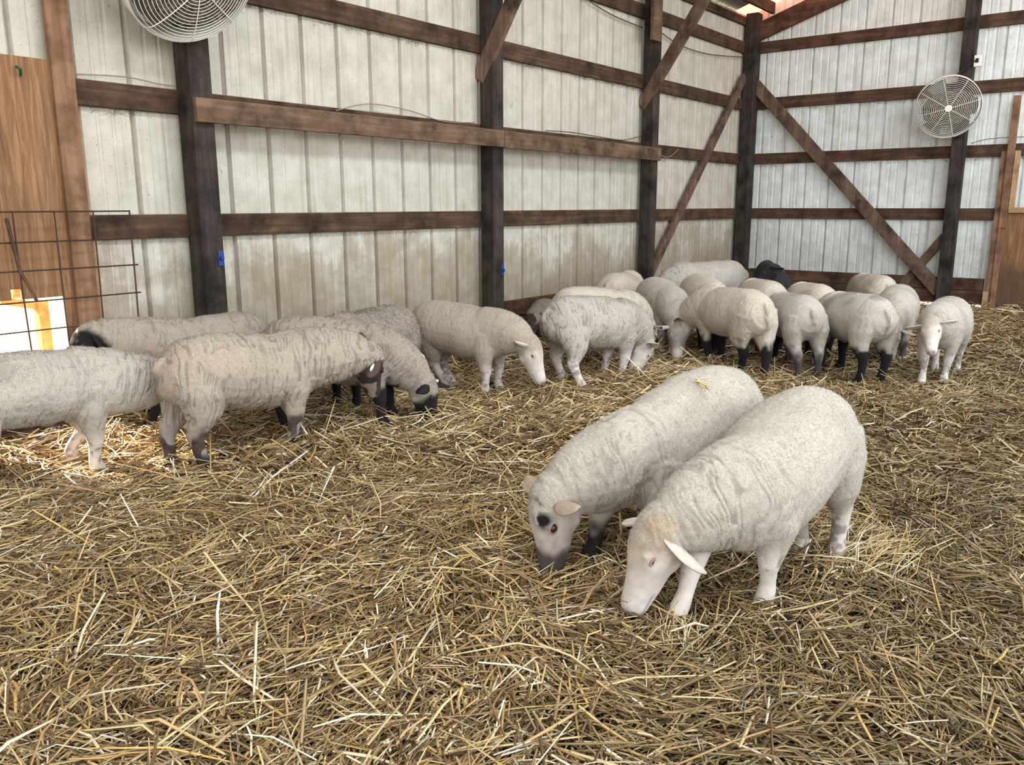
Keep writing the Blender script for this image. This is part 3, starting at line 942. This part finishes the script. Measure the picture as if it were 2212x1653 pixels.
    tip = base_ + (tdir * .80 + nn_ * rg.uniform(.25, .75, (nf_, 1))) * ln
    tv = np.stack([base_ + sdir * fw / 2, base_ - sdir * fw / 2, tip], 1).reshape(-1, 3)
    tc = colr[ids] * rg.uniform(.86, 1.10, (nf_, 1))
    nl0, np0 = len(me.loops), len(me.polygons)
    me.vertices.add(nf_ * 3); me.loops.add(nf_ * 3); me.polygons.add(nf_)
    co_all = np.concatenate([co2, tv]).astype(np.float32)
    me.vertices.foreach_set('co', co_all.ravel())
    li = np.zeros(nl0 + nf_ * 3, np.int32); me.loops.foreach_get('vertex_index', li)
    li[nl0:] = np.arange(n, n + nf_ * 3); me.loops.foreach_set('vertex_index', li)
    ls = np.zeros(np0 + nf_, np.int32); me.polygons.foreach_get('loop_start', ls)
    ls[np0:] = nl0 + np.arange(nf_) * 3; me.polygons.foreach_set('loop_start', ls)
    me.update()
    colr = np.concatenate([colr, np.repeat(tc, 3, 0)])
    wl = np.concatenate([wl, np.ones(nf_ * 3)])
    n = n + nf_ * 3
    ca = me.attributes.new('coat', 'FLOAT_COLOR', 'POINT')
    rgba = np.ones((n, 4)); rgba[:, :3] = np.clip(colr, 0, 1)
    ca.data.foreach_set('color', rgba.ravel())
    wa = me.attributes.new('wool', 'FLOAT', 'POINT')
    wa.data.foreach_set('value', wl)
    me.polygons.foreach_set('use_smooth', [True] * len(me.polygons))
    me.materials.clear(); me.materials.append(M['sheep'])
    body = bpy.data.objects.new('body', me)
    COL.objects.link(body); body.parent = root
    # ears
    em = ears or {'white': 'ear_white', 'black': 'ear_black', 'smut': 'ear_tan', 'mottled': 'ear_brown', 'greyface': 'ear_white', 'darknose': 'ear_tan'}[face]
    for i, sgn in enumerate((1, -1)):
        e0 = H(.0, .020, sgn * .050)
        ed = eardir[i] if eardir else (-.25, -.10 + eartilt, 1.0)     # along f, u, outward
        ed = unit(np.array(ed[:3])) if len(ed) == 4 else unit(fdir * ed[0] + udir * ed[1] + ldir * sgn * ed[2])
        face_n = unit(fdir * .55 - udir * .25 + ldir * .0)
        face_n = unit(face_n - ed * face_n.dot(ed))
        w_ = np.cross(ed, face_n)
        ev, ef = [], []
        prof = [(q_ * hs * earlen, h_ * hs) for q_, h_ in ((0, .018), (.02, .026), (.05, .032), (.08, .029), (.105, .019), (.122, .006))]
        na = 9
        for th in (0, 1):
            for (s_, hw) in prof:
                for j in range(na):
                    a = (j / (na - 1) - .5) * 2
                    cup = .42 * hw * (a * a) * 1.4 + (-.004 if th else .0)
                    droop = -.10 * s_ * s_ / .12
                    ev.append((e0 + ed * s_ + w_ * hw * a + face_n * cup + np.array([0, 0, droop])) * k)
        nn = len(prof) * na
        for th in (0, 1):
            for a in range(len(prof) - 1):
                for j in range(na - 1):
                    q0 = th * nn + a * na + j
                    fq = (q0, q0 + 1, q0 + na + 1, q0 + na)
                    ef.append(fq if th == 0 else fq[::-1])
        for a in range(len(prof) - 1):
            for j in (0, na - 1):
                q0 = a * na + j
                ef.append((q0, q0 + na, q0 + na + nn, q0 + nn))
        ef += [tuple(range(na - 1, -1, -1))[:1] + () for _ in ()]
        for j in range(na - 1):
            ef.append((j, j + nn, j + 1 + nn, j + 1))
            q0 = (len(prof) - 1) * na + j
            ef.append((q0, q0 + 1, q0 + 1 + nn, q0 + nn))
        eo = link_mesh('ear', ev, ef, M[em], root, True)
        if tagged == i:
            c = e0 + ed * .075 + face_n * .010
            c2 = c + face_n * .006
            tb = MB()
            tb.loft([(c - face_n * .018) * k, (c2) * k], [tagshape[0] * k] * 2, [tagshape[1] * k] * 2, ed, 12)
            tb.build('ear_tag', M['tag'], eo)
    # eyes with lids
    for sgn in (1, -1):
        c = H(.074, .020, sgn * .0515)
        eb = MB()
        rr = .0118 * eyek
        eb.loft([(c + fdir * x * rr) * k for x in (-1, -.8, -.4, 0, .4, .8, 1)], [rr * k * math.sqrt(max(.002, 1 - x * x)) * squint for x in (-1, -.8, -.4, 0, .4, .8, 1)], [rr * k * math.sqrt(max(.002, 1 - x * x)) for x in (-1, -.8, -.4, 0, .4, .8, 1)], udir, 12)
        eo = eb.build('eye', M['eye'], root, True)
        lb = MB()
        c2 = c + ldir * sgn * .0055
        lb.tube([Vector((c2 + fdir * math.cos(a) * .0138 * eyek + udir * math.sin(a) * .0105 * eyek * squint * (1 if math.sin(a) > 0 else .9)) * k) for a in np.linspace(0, 2 * math.pi, 18, endpoint=False)], .0032 * k, 6, True)
        lb.build('eyelid', M[eye], eo, True)
    # hooves
    if not lying:
        for (f0, f1) in feetpos:
            for sd in (-1, 1):
                pass
            hb = MB()
            b = np.array(f0); z0 = b[2] - .004
            for sd in (-1, 1):
                y = sd * .0145
                hb.loft([(b[0] - .002, b[1] + y, z0 + .032), (b[0] + .004, b[1] + y, z0 + .018), (b[0] + .009, b[1] + y, z0), (b[0] + .009, b[1] + y, z0 - .001)], [.026, .033, .037, .02], [.0145, .017, .0175, .01], (1, 0, 0), 10)
            hb.v = [tuple(c * k for c in q) for q in hb.v]
            hb.build('hoof', M[hoof], root, True)
    return root

SHEEP = [
 dict(label='white sheep grazing nearest the camera, ears out, right one of the front pair', at=(-8.555, -3.78), head=177, k=.98, pitch=.27, neckup=-.03,
      poll=(.535, -.165, .315), nose=(.625, -.235, .085), feet=[(-8.75, -3.83), (-9.02, -3.66), (-8.245, -3.895), (-8.29, -3.785)], wool='bright', face='white', legs='white', voxel=.0046, wr=1.0, eye='rim_pink', seed=1, dirt=.16, base_r=.4, cap=.6, squint=.22,
      eardir=[(.22, -1, .28), (.30, -.15, 1)], earlen=1.12, fuzz=(90000, .009, .0012)),
 dict(label='white sheep with grey-brown muzzle and straw on its back, left of the front pair', at=(-8.448, -3.375), head=171, k=1.0, pitch=.27, neckup=-.03,
      poll=(.615, -.10, .295), nose=(.65, -.115, .06), feet=[(-8.755, -3.44), (-8.85, -3.235), None, None], wool='bright', face='smut', legs='forefoot', voxel=.0050, wr=1.0, eye='rim_pink', seed=2, dirt=.16, base_r=.45, eyek=1.35, squint=.95, fuzz=(80000, .009, .0013), earlen=.8),
 dict(label='grey-white sheep cropped by the left edge, facing right, head hidden', at=(-9.62, -.86), head=-6, k=.985, neckup=-.05, slim=.10, poll=(.68, 0, .40), nose=(.80, .03, .2),
      feet=[(-9.40, -.70, .05), (-9.36, -.87), None, (-9.86, -.93)], wool='bright', legs='white', voxel=.005, wr=1.3, base_r=1.0, seed=3, dirt=.25, fuzz=(40000, .010, .0017)),
 dict(label='cream sheep facing right with brown mottled face and white ear tag, behind the cropped sheep', at=(-8.76, -1.205), head=-11, k=1.0, pitch=.09,
      poll=(.69, -.06, .455), nose=(.82, .04, .22), feet=[(-8.46, -1.21), (-8.575, -1.30), (-9.115, -1.075), (-9.03, -1.24)], wool='buff', face='mottled', legs='brown', voxel=.0046, wr=1.4, base_r=1.1, tagged=1, hoof='hoof_dark', eye='rim_dark', seed=4, dirt=.12, eardir=[(-.2, .5, .7), (-.05, -.8, .45)], fuzz=(45000, .010, .0016), tagshape=(.026, .006), earlen=.9),
 dict(label='black-faced tan sheep standing by the left wall, facing left toward the pop hole', at=(-8.40, -.30), head=176, k=.95, poll=(.715, .0, .615), nose=(.90, .0, .45),
      feet=[(-8.88, -.37), (-8.60, -.22), None, None], wool='tan', face='black', legs='black', voxel=.006, wr=1.4, base_r=1.0, hoof='hoof_dark', eye='rim_dark', seed=5, dirt=.2, neckup=-.06, eardir=[(.15, -.9, .25), (.15, -.9, .25)], fuzz=(32000, .010, .0018), hscale=1.1),
 dict(label='tan sheep with black head down in the straw and a tagged black ear', at=(-8.08, -1.05), head=-50, k=.98, pitch=.10, poll=(.54, .03, .245), nose=(.62, .06, .03),
      feet=[(-7.83, -1.28), (-7.99, -1.36), None, None], wool='tan', face='black', legs='black', voxel=.006, wr=1.3, base_r=1.0, tagged=0, hoof='hoof_dark', eye='rim_dark', seed=6, dirt=.2, eardir=[(.9, .15, -.22, 0), (-.2, -.3, 1)], fs=.075, fuzz=(40000, .011, .0018), earlen=1.1, tagshape=(.013, .010)),
 dict(label='rough-woolled sheep seen over the backs, between the tagged sheep and the wall', at=(-7.57, -.78), head=184, k=.94, poll=(.46, -.12, .40), nose=(.52, -.16, .18),
      wool='tan', face='black', legs='black', voxel=.0075, wr=2.0, hoof='hoof_dark', seed=7, dirt=.5, fuzz=(26000, .024, .003)),
 dict(label='cream white-faced sheep facing right, head lowered, one hind leg stretched back', at=(-6.99, -1.06), head=-80, k=.95, pitch=.08, poll=(.545, .02, .385), nose=(.655, .02, .19),
      feet=[(-6.85, -1.26), (-7.04, -1.31), (-6.92, -.90), (-6.99, -.93)], wool='buff', face='white', legs='white', voxel=.0066, wr=.8, seed=8, fuzz=(32000, .008, .0018), dirt=.1, eye='rim_white', eardir=[(-.3, -.1, .6), (-.45, -.25, .6)], earlen=.75),
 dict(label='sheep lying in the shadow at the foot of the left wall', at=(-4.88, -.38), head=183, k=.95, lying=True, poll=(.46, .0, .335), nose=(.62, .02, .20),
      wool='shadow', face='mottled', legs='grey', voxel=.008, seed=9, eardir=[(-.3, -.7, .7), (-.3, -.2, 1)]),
 dict(label='grey-white curly sheep facing right with head in the straw, middle of the picture', at=(-6.21, -1.60), head=-25, k=.98, pitch=.08, poll=(.46, -.03, .24), nose=(.42, -.03, .04),
      feet=[(-6.07, -1.60), (-6.05, -1.74), (-6.32, -1.42), (-6.49, -1.70)], wool='grey', face='white', legs='white', voxel=.0066, wr=1.5, base_r=1.1, seed=10, dirt=.25, fuzz=(44000, .009, .0022)),
 dict(label='cream sheep just behind the curly grey-white one, nose to the straw', at=(-5.74, -1.34), head=-24, k=1.0, pitch=.10, poll=(.49, 0, .30), nose=(.56, 0, .06),
      wool='cream', face='white', legs='white', voxel=.008, seed=11, ears='ear_tan'),
 dict(label='sheep at the back by the last left wall post, only its rounded back showing', at=(-4.38, -.72), head=12, k=.98, poll=(.50, 0, .42), nose=(.60, 0, .2), wool='cream', voxel=.008, seed=12),
 dict(label='sheep head-on with grey forehead, white muzzle down and ears out sideways', at=(-4.85, -1.41), head=228, k=.98, pitch=.12, poll=(.47, -.05, .30), nose=(.56, -.06, .07),
      wool='grey', face='greyface', ears='ear_white', legs='white', voxel=.0072, wr=.8, seed=13, dirt=.2, eardir=[(-.05, .1, 1), (-.05, .1, 1)]),
 dict(label='grey sheep standing sideways against the left wall near the corner post, rump right', at=(-3.22, -1.02), head=138, k=1.06, poll=(.5, .05, .38), nose=(.58, .05, .15), wool='grey', voxel=.008, wr=.8, seed=14, dirt=.2),
 dict(label='yellowish sheep back between the head-on sheep and the black-legged one', at=(-4.45, -1.60), head=222, k=1.0, pitch=.05, poll=(.45, -.02, .28), nose=(.52, -.02, .06), wool='cream', face='black', legs='black', voxel=.008, hoof='hoof_dark', seed=15),
 dict(label='black-legged sheep with rump to the camera, left one of three, head turned left', at=(-5.23, -2.17), head=58, k=1.0, poll=(.47, .17, .33), nose=(.50, .26, .12),
      feet=[(-5.22, -2.01), None, (-5.30, -2.29), (-5.44, -2.52)], wool='cream', face='darknose', legs='black', voxel=.0066, wr=.7, hoof='hoof_dark', seed=16, dirt=.3),
 dict(label='sheep back showing between the black-legged rump and the dark sheep', at=(-4.18, -1.98), head=40, k=.96, poll=(.5, 0, .32), nose=(.56, 0, .08), wool='cream', face='black', legs='black', voxel=.008, hoof='hoof_dark', seed=17),
 dict(label='dark brown-black sheep with raised black head by the right wall kick boards', at=(-2.70, -1.80), head=151, k=1.0, lying=True, poll=(.46, .0, .64), nose=(.63, .02, .52),
      wool='dark', face='black', legs='black', voxel=.008, hoof='hoof_dark', seed=18, neckup=.05, eye='rim_dark', eardir=[(-.85, .45, .02, 0), (-.75, -.5, .05, 0)]),
 dict(label='grey-legged sheep with rump to the camera, middle one of three', at=(-4.96, -2.53), head=41, k=.93, poll=(.48, -.05, .30), nose=(.54, -.06, .08),
      feet=[None, None, (-5.22, -2.70), (-5.07, -2.78)], wool='grey', face='black', legs='grey', voxel=.0066, wr=.7, hoof='hoof_dark', seed=19, dirt=.3),
 dict(label='sheep hump just behind the grey-legged rump', at=(-4.05, -2.36), head=38, k=.93, poll=(.5, 0, .3), nose=(.56, 0, .08), wool='cream', face='black', legs='black', voxel=.008, hoof='hoof_dark', seed=20),
 dict(label='black-legged sheep with stained rump to the camera, right one of three', at=(-4.84, -2.935), head=49, k=.96, poll=(.48, -.02, .30), nose=(.54, -.03, .08),
      feet=[(-4.80, -2.72), None, (-5.12, -3.09), (-4.95, -3.19)], wool='grey', face='black', legs='black', voxel=.0066, wr=.7, hoof='hoof_dark', seed=21, dirt=.6),
 dict(label='sheep back rising behind the stained black-legged rump', at=(-2.55, -2.45), head=38, k=.90, poll=(.5, 0, .3), nose=(.56, 0, .08), wool='cream', face='black', legs='black', voxel=.008, hoof='hoof_dark', seed=22),
 dict(label='small sheep head-on with black-tipped nose down, beside the white-faced lamb', at=(-3.80, -2.99), head=191, k=.90, pitch=.12, poll=(.53, .0, .31), nose=(.61, .0, .06), wool='grey', face='darknose', legs='grey', voxel=.0075, wr=.7, seed=23, dirt=.3, eardir=[(.1, -.5, 1), (.1, -.5, 1)]),
 dict(label='white-faced lamb looking at the camera, rightmost of the flock', at=(-4.58, -3.50), head=184, k=.90, poll=(.48, -.05, .50), nose=(.66, -.02, .36),
      feet=[(-4.76, -3.56), (-4.96, -3.46), (-4.26, -3.55), (-4.40, -3.43)], wool='grey', face='white', legs='white', hscale=1.08, voxel=.0062, wr=.6, seed=24, dirt=.25, eye='rim_white', neckup=-.02),
]
for s in SHEEP:
    make_sheep(**s)

# straw wisp lying on the front pair's left sheep is placed after the bedding helper below
# ------------------------------------------------------------------ straw bedding
PAL = np.array([(.40, .285, .135), (.56, .44, .25), (.31, .205, .10), (.20, .125, .06), (.68, .59, .42), (.47, .32, .13), (.11, .07, .035), (.76, .71, .60), (.28, .22, .12)])
PW = np.array([.20, .17, .19, .15, .08, .06, .09, .025, .035]); PW = PW / PW.sum()

def straw_arrays(pos, ang, length, width, tilt, roll, bendv, colors, sides=3, clamp=True):
    n = len(pos)
    t = np.array([-.5, 0.0, .5])
    ca, sa = np.cos(ang), np.sin(ang)
    ct, st = np.cos(tilt), np.sin(tilt)
    d = np.stack([ca * ct, sa * ct, st], 1)
    s = np.stack([-sa, ca, np.zeros(n)], 1)
    u = np.cross(d, s)
    bdir = s * np.cos(roll)[:, None] + u * np.sin(roll)[:, None]
    V = np.zeros((n, 3, sides, 3), np.float32)
    for i, ti in enumerate(t):
        c = pos + d * (length * ti)[:, None] + bdir * (bendv * length * (.25 - ti * ti) * 1.0)[:, None]
        for k in range(sides):
            if sides == 2:
                a = roll + (0 if k == 0 else np.pi)
                r = width * .5
            else:
                a = roll + k * 2 * np.pi / sides
                r = width * .5
            taper = 1.0 if i == 1 else .75
            V[:, i, k] = c + (s * np.cos(a)[:, None] + u * (np.sin(a) * (.55 if sides == 3 else 1))[:, None]) * (r * taper)[:, None]
    nv = 3 * sides
    faces = []
    for i in range(2):
        for k in range(sides if sides > 2 else 1):
            k2 = (k + 1) % sides
            faces.append((i * sides + k, i * sides + k2, (i + 1) * sides + k2, (i + 1) * sides + k))
    F = np.array(faces, np.int32)
    nf = len(F)
    loops = (F[None] + (np.arange(n, dtype=np.int32) * nv)[:, None, None]).reshape(-1)
    if clamp:
        V[:, :, :, 1] = np.minimum(V[:, :, :, 1], -.012)
        V[:, :, :, 0] = np.minimum(V[:, :, :, 0], -.012)
    else:
        V[:, :, :, 1] = np.minimum(V[:, :, :, 1], .038)
        V[:, :, :, 0] = np.minimum(V[:, :, :, 0], .038)
    rgba = np.ones((n, nv, 4), np.float32)
    rgba[:, :, :3] = colors[:, None, :]
    return V.reshape(-1, 3), loops, rgba.reshape(-1, 4)

def straw_mesh(name, parts):
    off, VV, LL, CC = 0, [], [], []
    for v, l, c in parts:
        VV.append(v); LL.append(l + off); CC.append(c)
        off += len(v)
    VV, LL, CC = np.concatenate(VV), np.concatenate(LL).astype(np.int32), np.concatenate(CC)
    me = bpy.data.meshes.new(name)
    me.vertices.add(len(VV))
    me.vertices.foreach_set('co', VV.astype(np.float32).reshape(-1))
    me.loops.add(len(LL))
    me.loops.foreach_set('vertex_index', LL)
    me.polygons.add(len(LL) // 4)
    me.polygons.foreach_set('loop_start', np.arange(0, len(LL), 4, dtype=np.int32))
    at_ = me.attributes.new('stalk', 'FLOAT_COLOR', 'POINT')
    at_.data.foreach_set('color', CC.reshape(-1))
    me.update()
    me.polygons.foreach_set('use_smooth', np.ones(len(LL) // 4, bool))
    me.materials.append(M['straw'])
    o = bpy.data.objects.new(name, me)
    COL.objects.link(o)
    return o

def inside(x, y, margin=.12):
    """ground points the camera, or a camera a step aside, could see"""
    dx, dy = x - CAM.x, y - CAM.y
    dep = dx * math.sin(YAW) + dy * math.cos(YAW)
    lat = dx * math.cos(YAW) - dy * math.sin(YAW)
    return (dep > .9) & (np.abs(lat) < dep * .64 + .5) & (x < -.02) & (y < -.02), dep

def scatter(density, dmin, dmax, seed):
    r = np.random.default_rng(seed)
    n = int(14 * 9.6 * density)
    x = r.uniform(-14, 0, n); y = r.uniform(-9.6, 0, n)
    ok, dep = inside(x, y)
    ok &= (dep >= dmin) & (dep < dmax)
    return x[ok], y[ok], dep[ok], r

objs = 0
def bedding(density, dmin, dmax, seed, wl, ll, zr, sides, bright, tiltmax, thin=0.0, jitter=1.0):
    x, y, dep, r = scatter(density, dmin, dmax, seed)
    n = len(x)
    # trampled, sparser and darker toward the right-hand front
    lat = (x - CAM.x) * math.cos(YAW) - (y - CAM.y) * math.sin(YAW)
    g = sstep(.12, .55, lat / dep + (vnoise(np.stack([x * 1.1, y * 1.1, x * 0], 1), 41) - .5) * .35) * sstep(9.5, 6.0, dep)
    keep = r.random(n) > g * thin
    x, y, dep, g = x[keep], y[keep], dep[keep], g[keep]
    n = len(x)
    flow = (vnoise(np.stack([x * .8, y * .8, x * 0 + 2], 1), 43) - .5) * 5.0 + (vnoise(np.stack([x * 3, y * 3, x * 0 + 2], 1), 44) - .5) * 2.5
    ang = flow + r.normal(0, .75 * jitter, n) - .9
    L = r.gamma(3.0, 1.0, n) / 3.0 * ll
    L = np.clip(L, ll * .3, ll * 2.6) * (1 - .25 * g)
    W = r.uniform(.6, 1.35, n) * wl
    heap = vnoise(np.stack([x * 2.2, y * 2.2, x * 0 + 9], 1), 47)
    z = bed_z(x, y) + r.uniform(zr[0], zr[1], n) * (.6 + .8 * heap) * (1 - .45 * g)
    tilt = r.normal(0, tiltmax, n)
    z = z + np.abs(np.sin(tilt)) * L * .35
    ci = r.choice(len(PAL), n, p=PW)
    c = PAL[ci] * np.array((1.03, 1.0, .97)) * r.uniform(.6, 1.32, (n, 1)) * bright
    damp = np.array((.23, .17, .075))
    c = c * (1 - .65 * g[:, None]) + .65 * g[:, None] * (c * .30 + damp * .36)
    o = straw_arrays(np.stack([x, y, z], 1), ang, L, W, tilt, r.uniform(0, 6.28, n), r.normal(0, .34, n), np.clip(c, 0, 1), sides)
    return o, n
B = [
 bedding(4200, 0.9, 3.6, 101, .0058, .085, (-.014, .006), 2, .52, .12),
 bedding(3600, 0.9, 3.6, 102, .0062, .105, (.002, .026), 3, .98, .15, .35),
 bedding(2200, 0.9, 3.6, 108, .0046, .045, (.004, .034), 2, 1.15, .25, .5),
 bedding(520, 0.9, 3.6, 103, .0086, .18, (.018, .038), 3, 1.30, .16, .6),
 bedding(2300, 3.6, 6.2, 104, .0078, .105, (-.012, .026), 2, .86, .18, .3),
 bedding(900, 3.6, 6.2, 109, .0070, .06, (.004, .036), 2, 1.15, .28, .4),
 bedding(420, 3.6, 6.2, 105, .0088, .16, (.016, .040), 3, 1.28, .22, .5),
 bedding(1000, 6.2, 12.5, 106, .0105, .13, (-.010, .030), 2, .84, .20, .3),
 bedding(160, 6.2, 12.5, 107, .0090, .18, (.010, .040), 2, 1.2, .24, .4),
]
print([n for o, n in B])
tag(straw_mesh('straw_bedding', [o for o, n in B]), 'loose golden straw bedding covering the whole pen floor', 'straw', kind='stuff')

# kicked-up straw tuft by the hind hoof of the nearest sheep, and a wisp on the second sheep's back
def tuft(name, centre, n, spread, L, w, lab, seed, main=0.0, tilt=.35):
    r = np.random.default_rng(seed)
    pos = np.array(centre) + r.normal(0, 1, (n, 3)) * np.array(spread)
    o = straw_arrays(pos, main + r.normal(0, .5, n), r.uniform(.6, 1.3, n) * L, r.uniform(.8, 1.2, n) * w, np.abs(r.normal(0, tilt, n)), r.uniform(0, 6.28, n), r.normal(0, .4, n), PAL[r.choice([0, 1, 4, 5], n)] * 1.05, 3)
    tag(straw_mesh(name, [o]), lab, 'straw', kind='stuff')
tuft('straw_tuft', (-8.13, -3.98, .035), 130, (.11, .09, .018), .14, .0045, 'kicked-up tuft of straw behind the hind hooves of the nearest sheep', 5, -.5)
tuft('straw_tuft', (-9.12, -3.72, .03), 40, (.03, .03, .02), .08, .004, 'small tuft of straw under the mouth of the nearest sheep', 6, .5, .7)

def on_back(lx, ly, lz, at, head, k=1.0):
    h = math.radians(head)
    return (at[0] + k * (lx * math.cos(h) - ly * math.sin(h)), at[1] + k * (lx * math.sin(h) + ly * math.cos(h)), lz * k)
wb = on_back(.0, .085, .607, (-8.448, -3.375), 171)
r = np.random.default_rng(3)
tag(straw_mesh('straw_wisp', [straw_arrays(np.array(wb) + np.array([[.02, .015, 0], [.01, .008, .004], [-.03, -.03, -.002], [-.05, -.035, -.004]]), np.array([.75, 1.7, .5, .95]), np.array([.10, .05, .075, .06]), np.array([.013, .010, .011, .009]),
    np.array([.05, .1, -.05, 0]), np.array([0., 1, 2, 3]), np.array([.2, -.3, .1, .2]), np.array([(.66, .48, .16), (.74, .64, .36), (.60, .44, .16), (.7, .56, .26)]), 3)]), 'yellow straw wisp lying on the back of the left front sheep', 'straw', kind='stuff')

# dusty cobweb strands hanging under the girts
r = np.random.default_rng(11)
px, ang = [], []
for z0 in (3.15, 2.445, 1.745, 1.033):
    n = {3.15: 260, 2.445: 900, 1.745: 800, 1.033: 180}[z0]
    x = r.uniform(-8.8, -0.2, n)
    keep = vnoise(np.stack([x * 3, x * 0 + z0 * 7, x * 0], 1), 5) + r.random(n) * .3 > .58
    x = x[keep]
    px.append(np.stack([x, np.full(len(x), .018) + r.normal(0, .012, len(x)), z0 - np.abs(r.normal(0, .018, len(x)))], 1)); ang.append(r.normal(0, .5, len(x)))
    y = r.uniform(-4.2, -.2, n // 2)
    keep = vnoise(np.stack([y * 3, y * 0 + z0 * 5, y * 0], 1), 6) + r.random(len(y)) * .3 > .55
    y = y[keep]
    px.append(np.stack([np.full(len(y), .018) + r.normal(0, .012, len(y)), y, z0 - np.abs(r.normal(0, .02, len(y)))], 1)); ang.append(1.57 + r.normal(0, .5, len(y)))
px, ang = np.concatenate(px), np.concatenate(ang)
n = len(px)
v_, l_, c_ = straw_arrays(px, ang, r.uniform(.02, .075, n), r.uniform(.0015, .004, n), r.normal(0, .6, n), r.uniform(0, 6.28, n), r.normal(0, .7, n), np.array([(.10, .08, .06)]) * r.uniform(.5, 1.6, (n, 1)), 3, False)
tag(straw_mesh('cobweb_strands', [(v_, l_, c_)]), 'dusty cobweb strands hanging along the undersides of the wall girts', 'cobweb', kind='stuff')
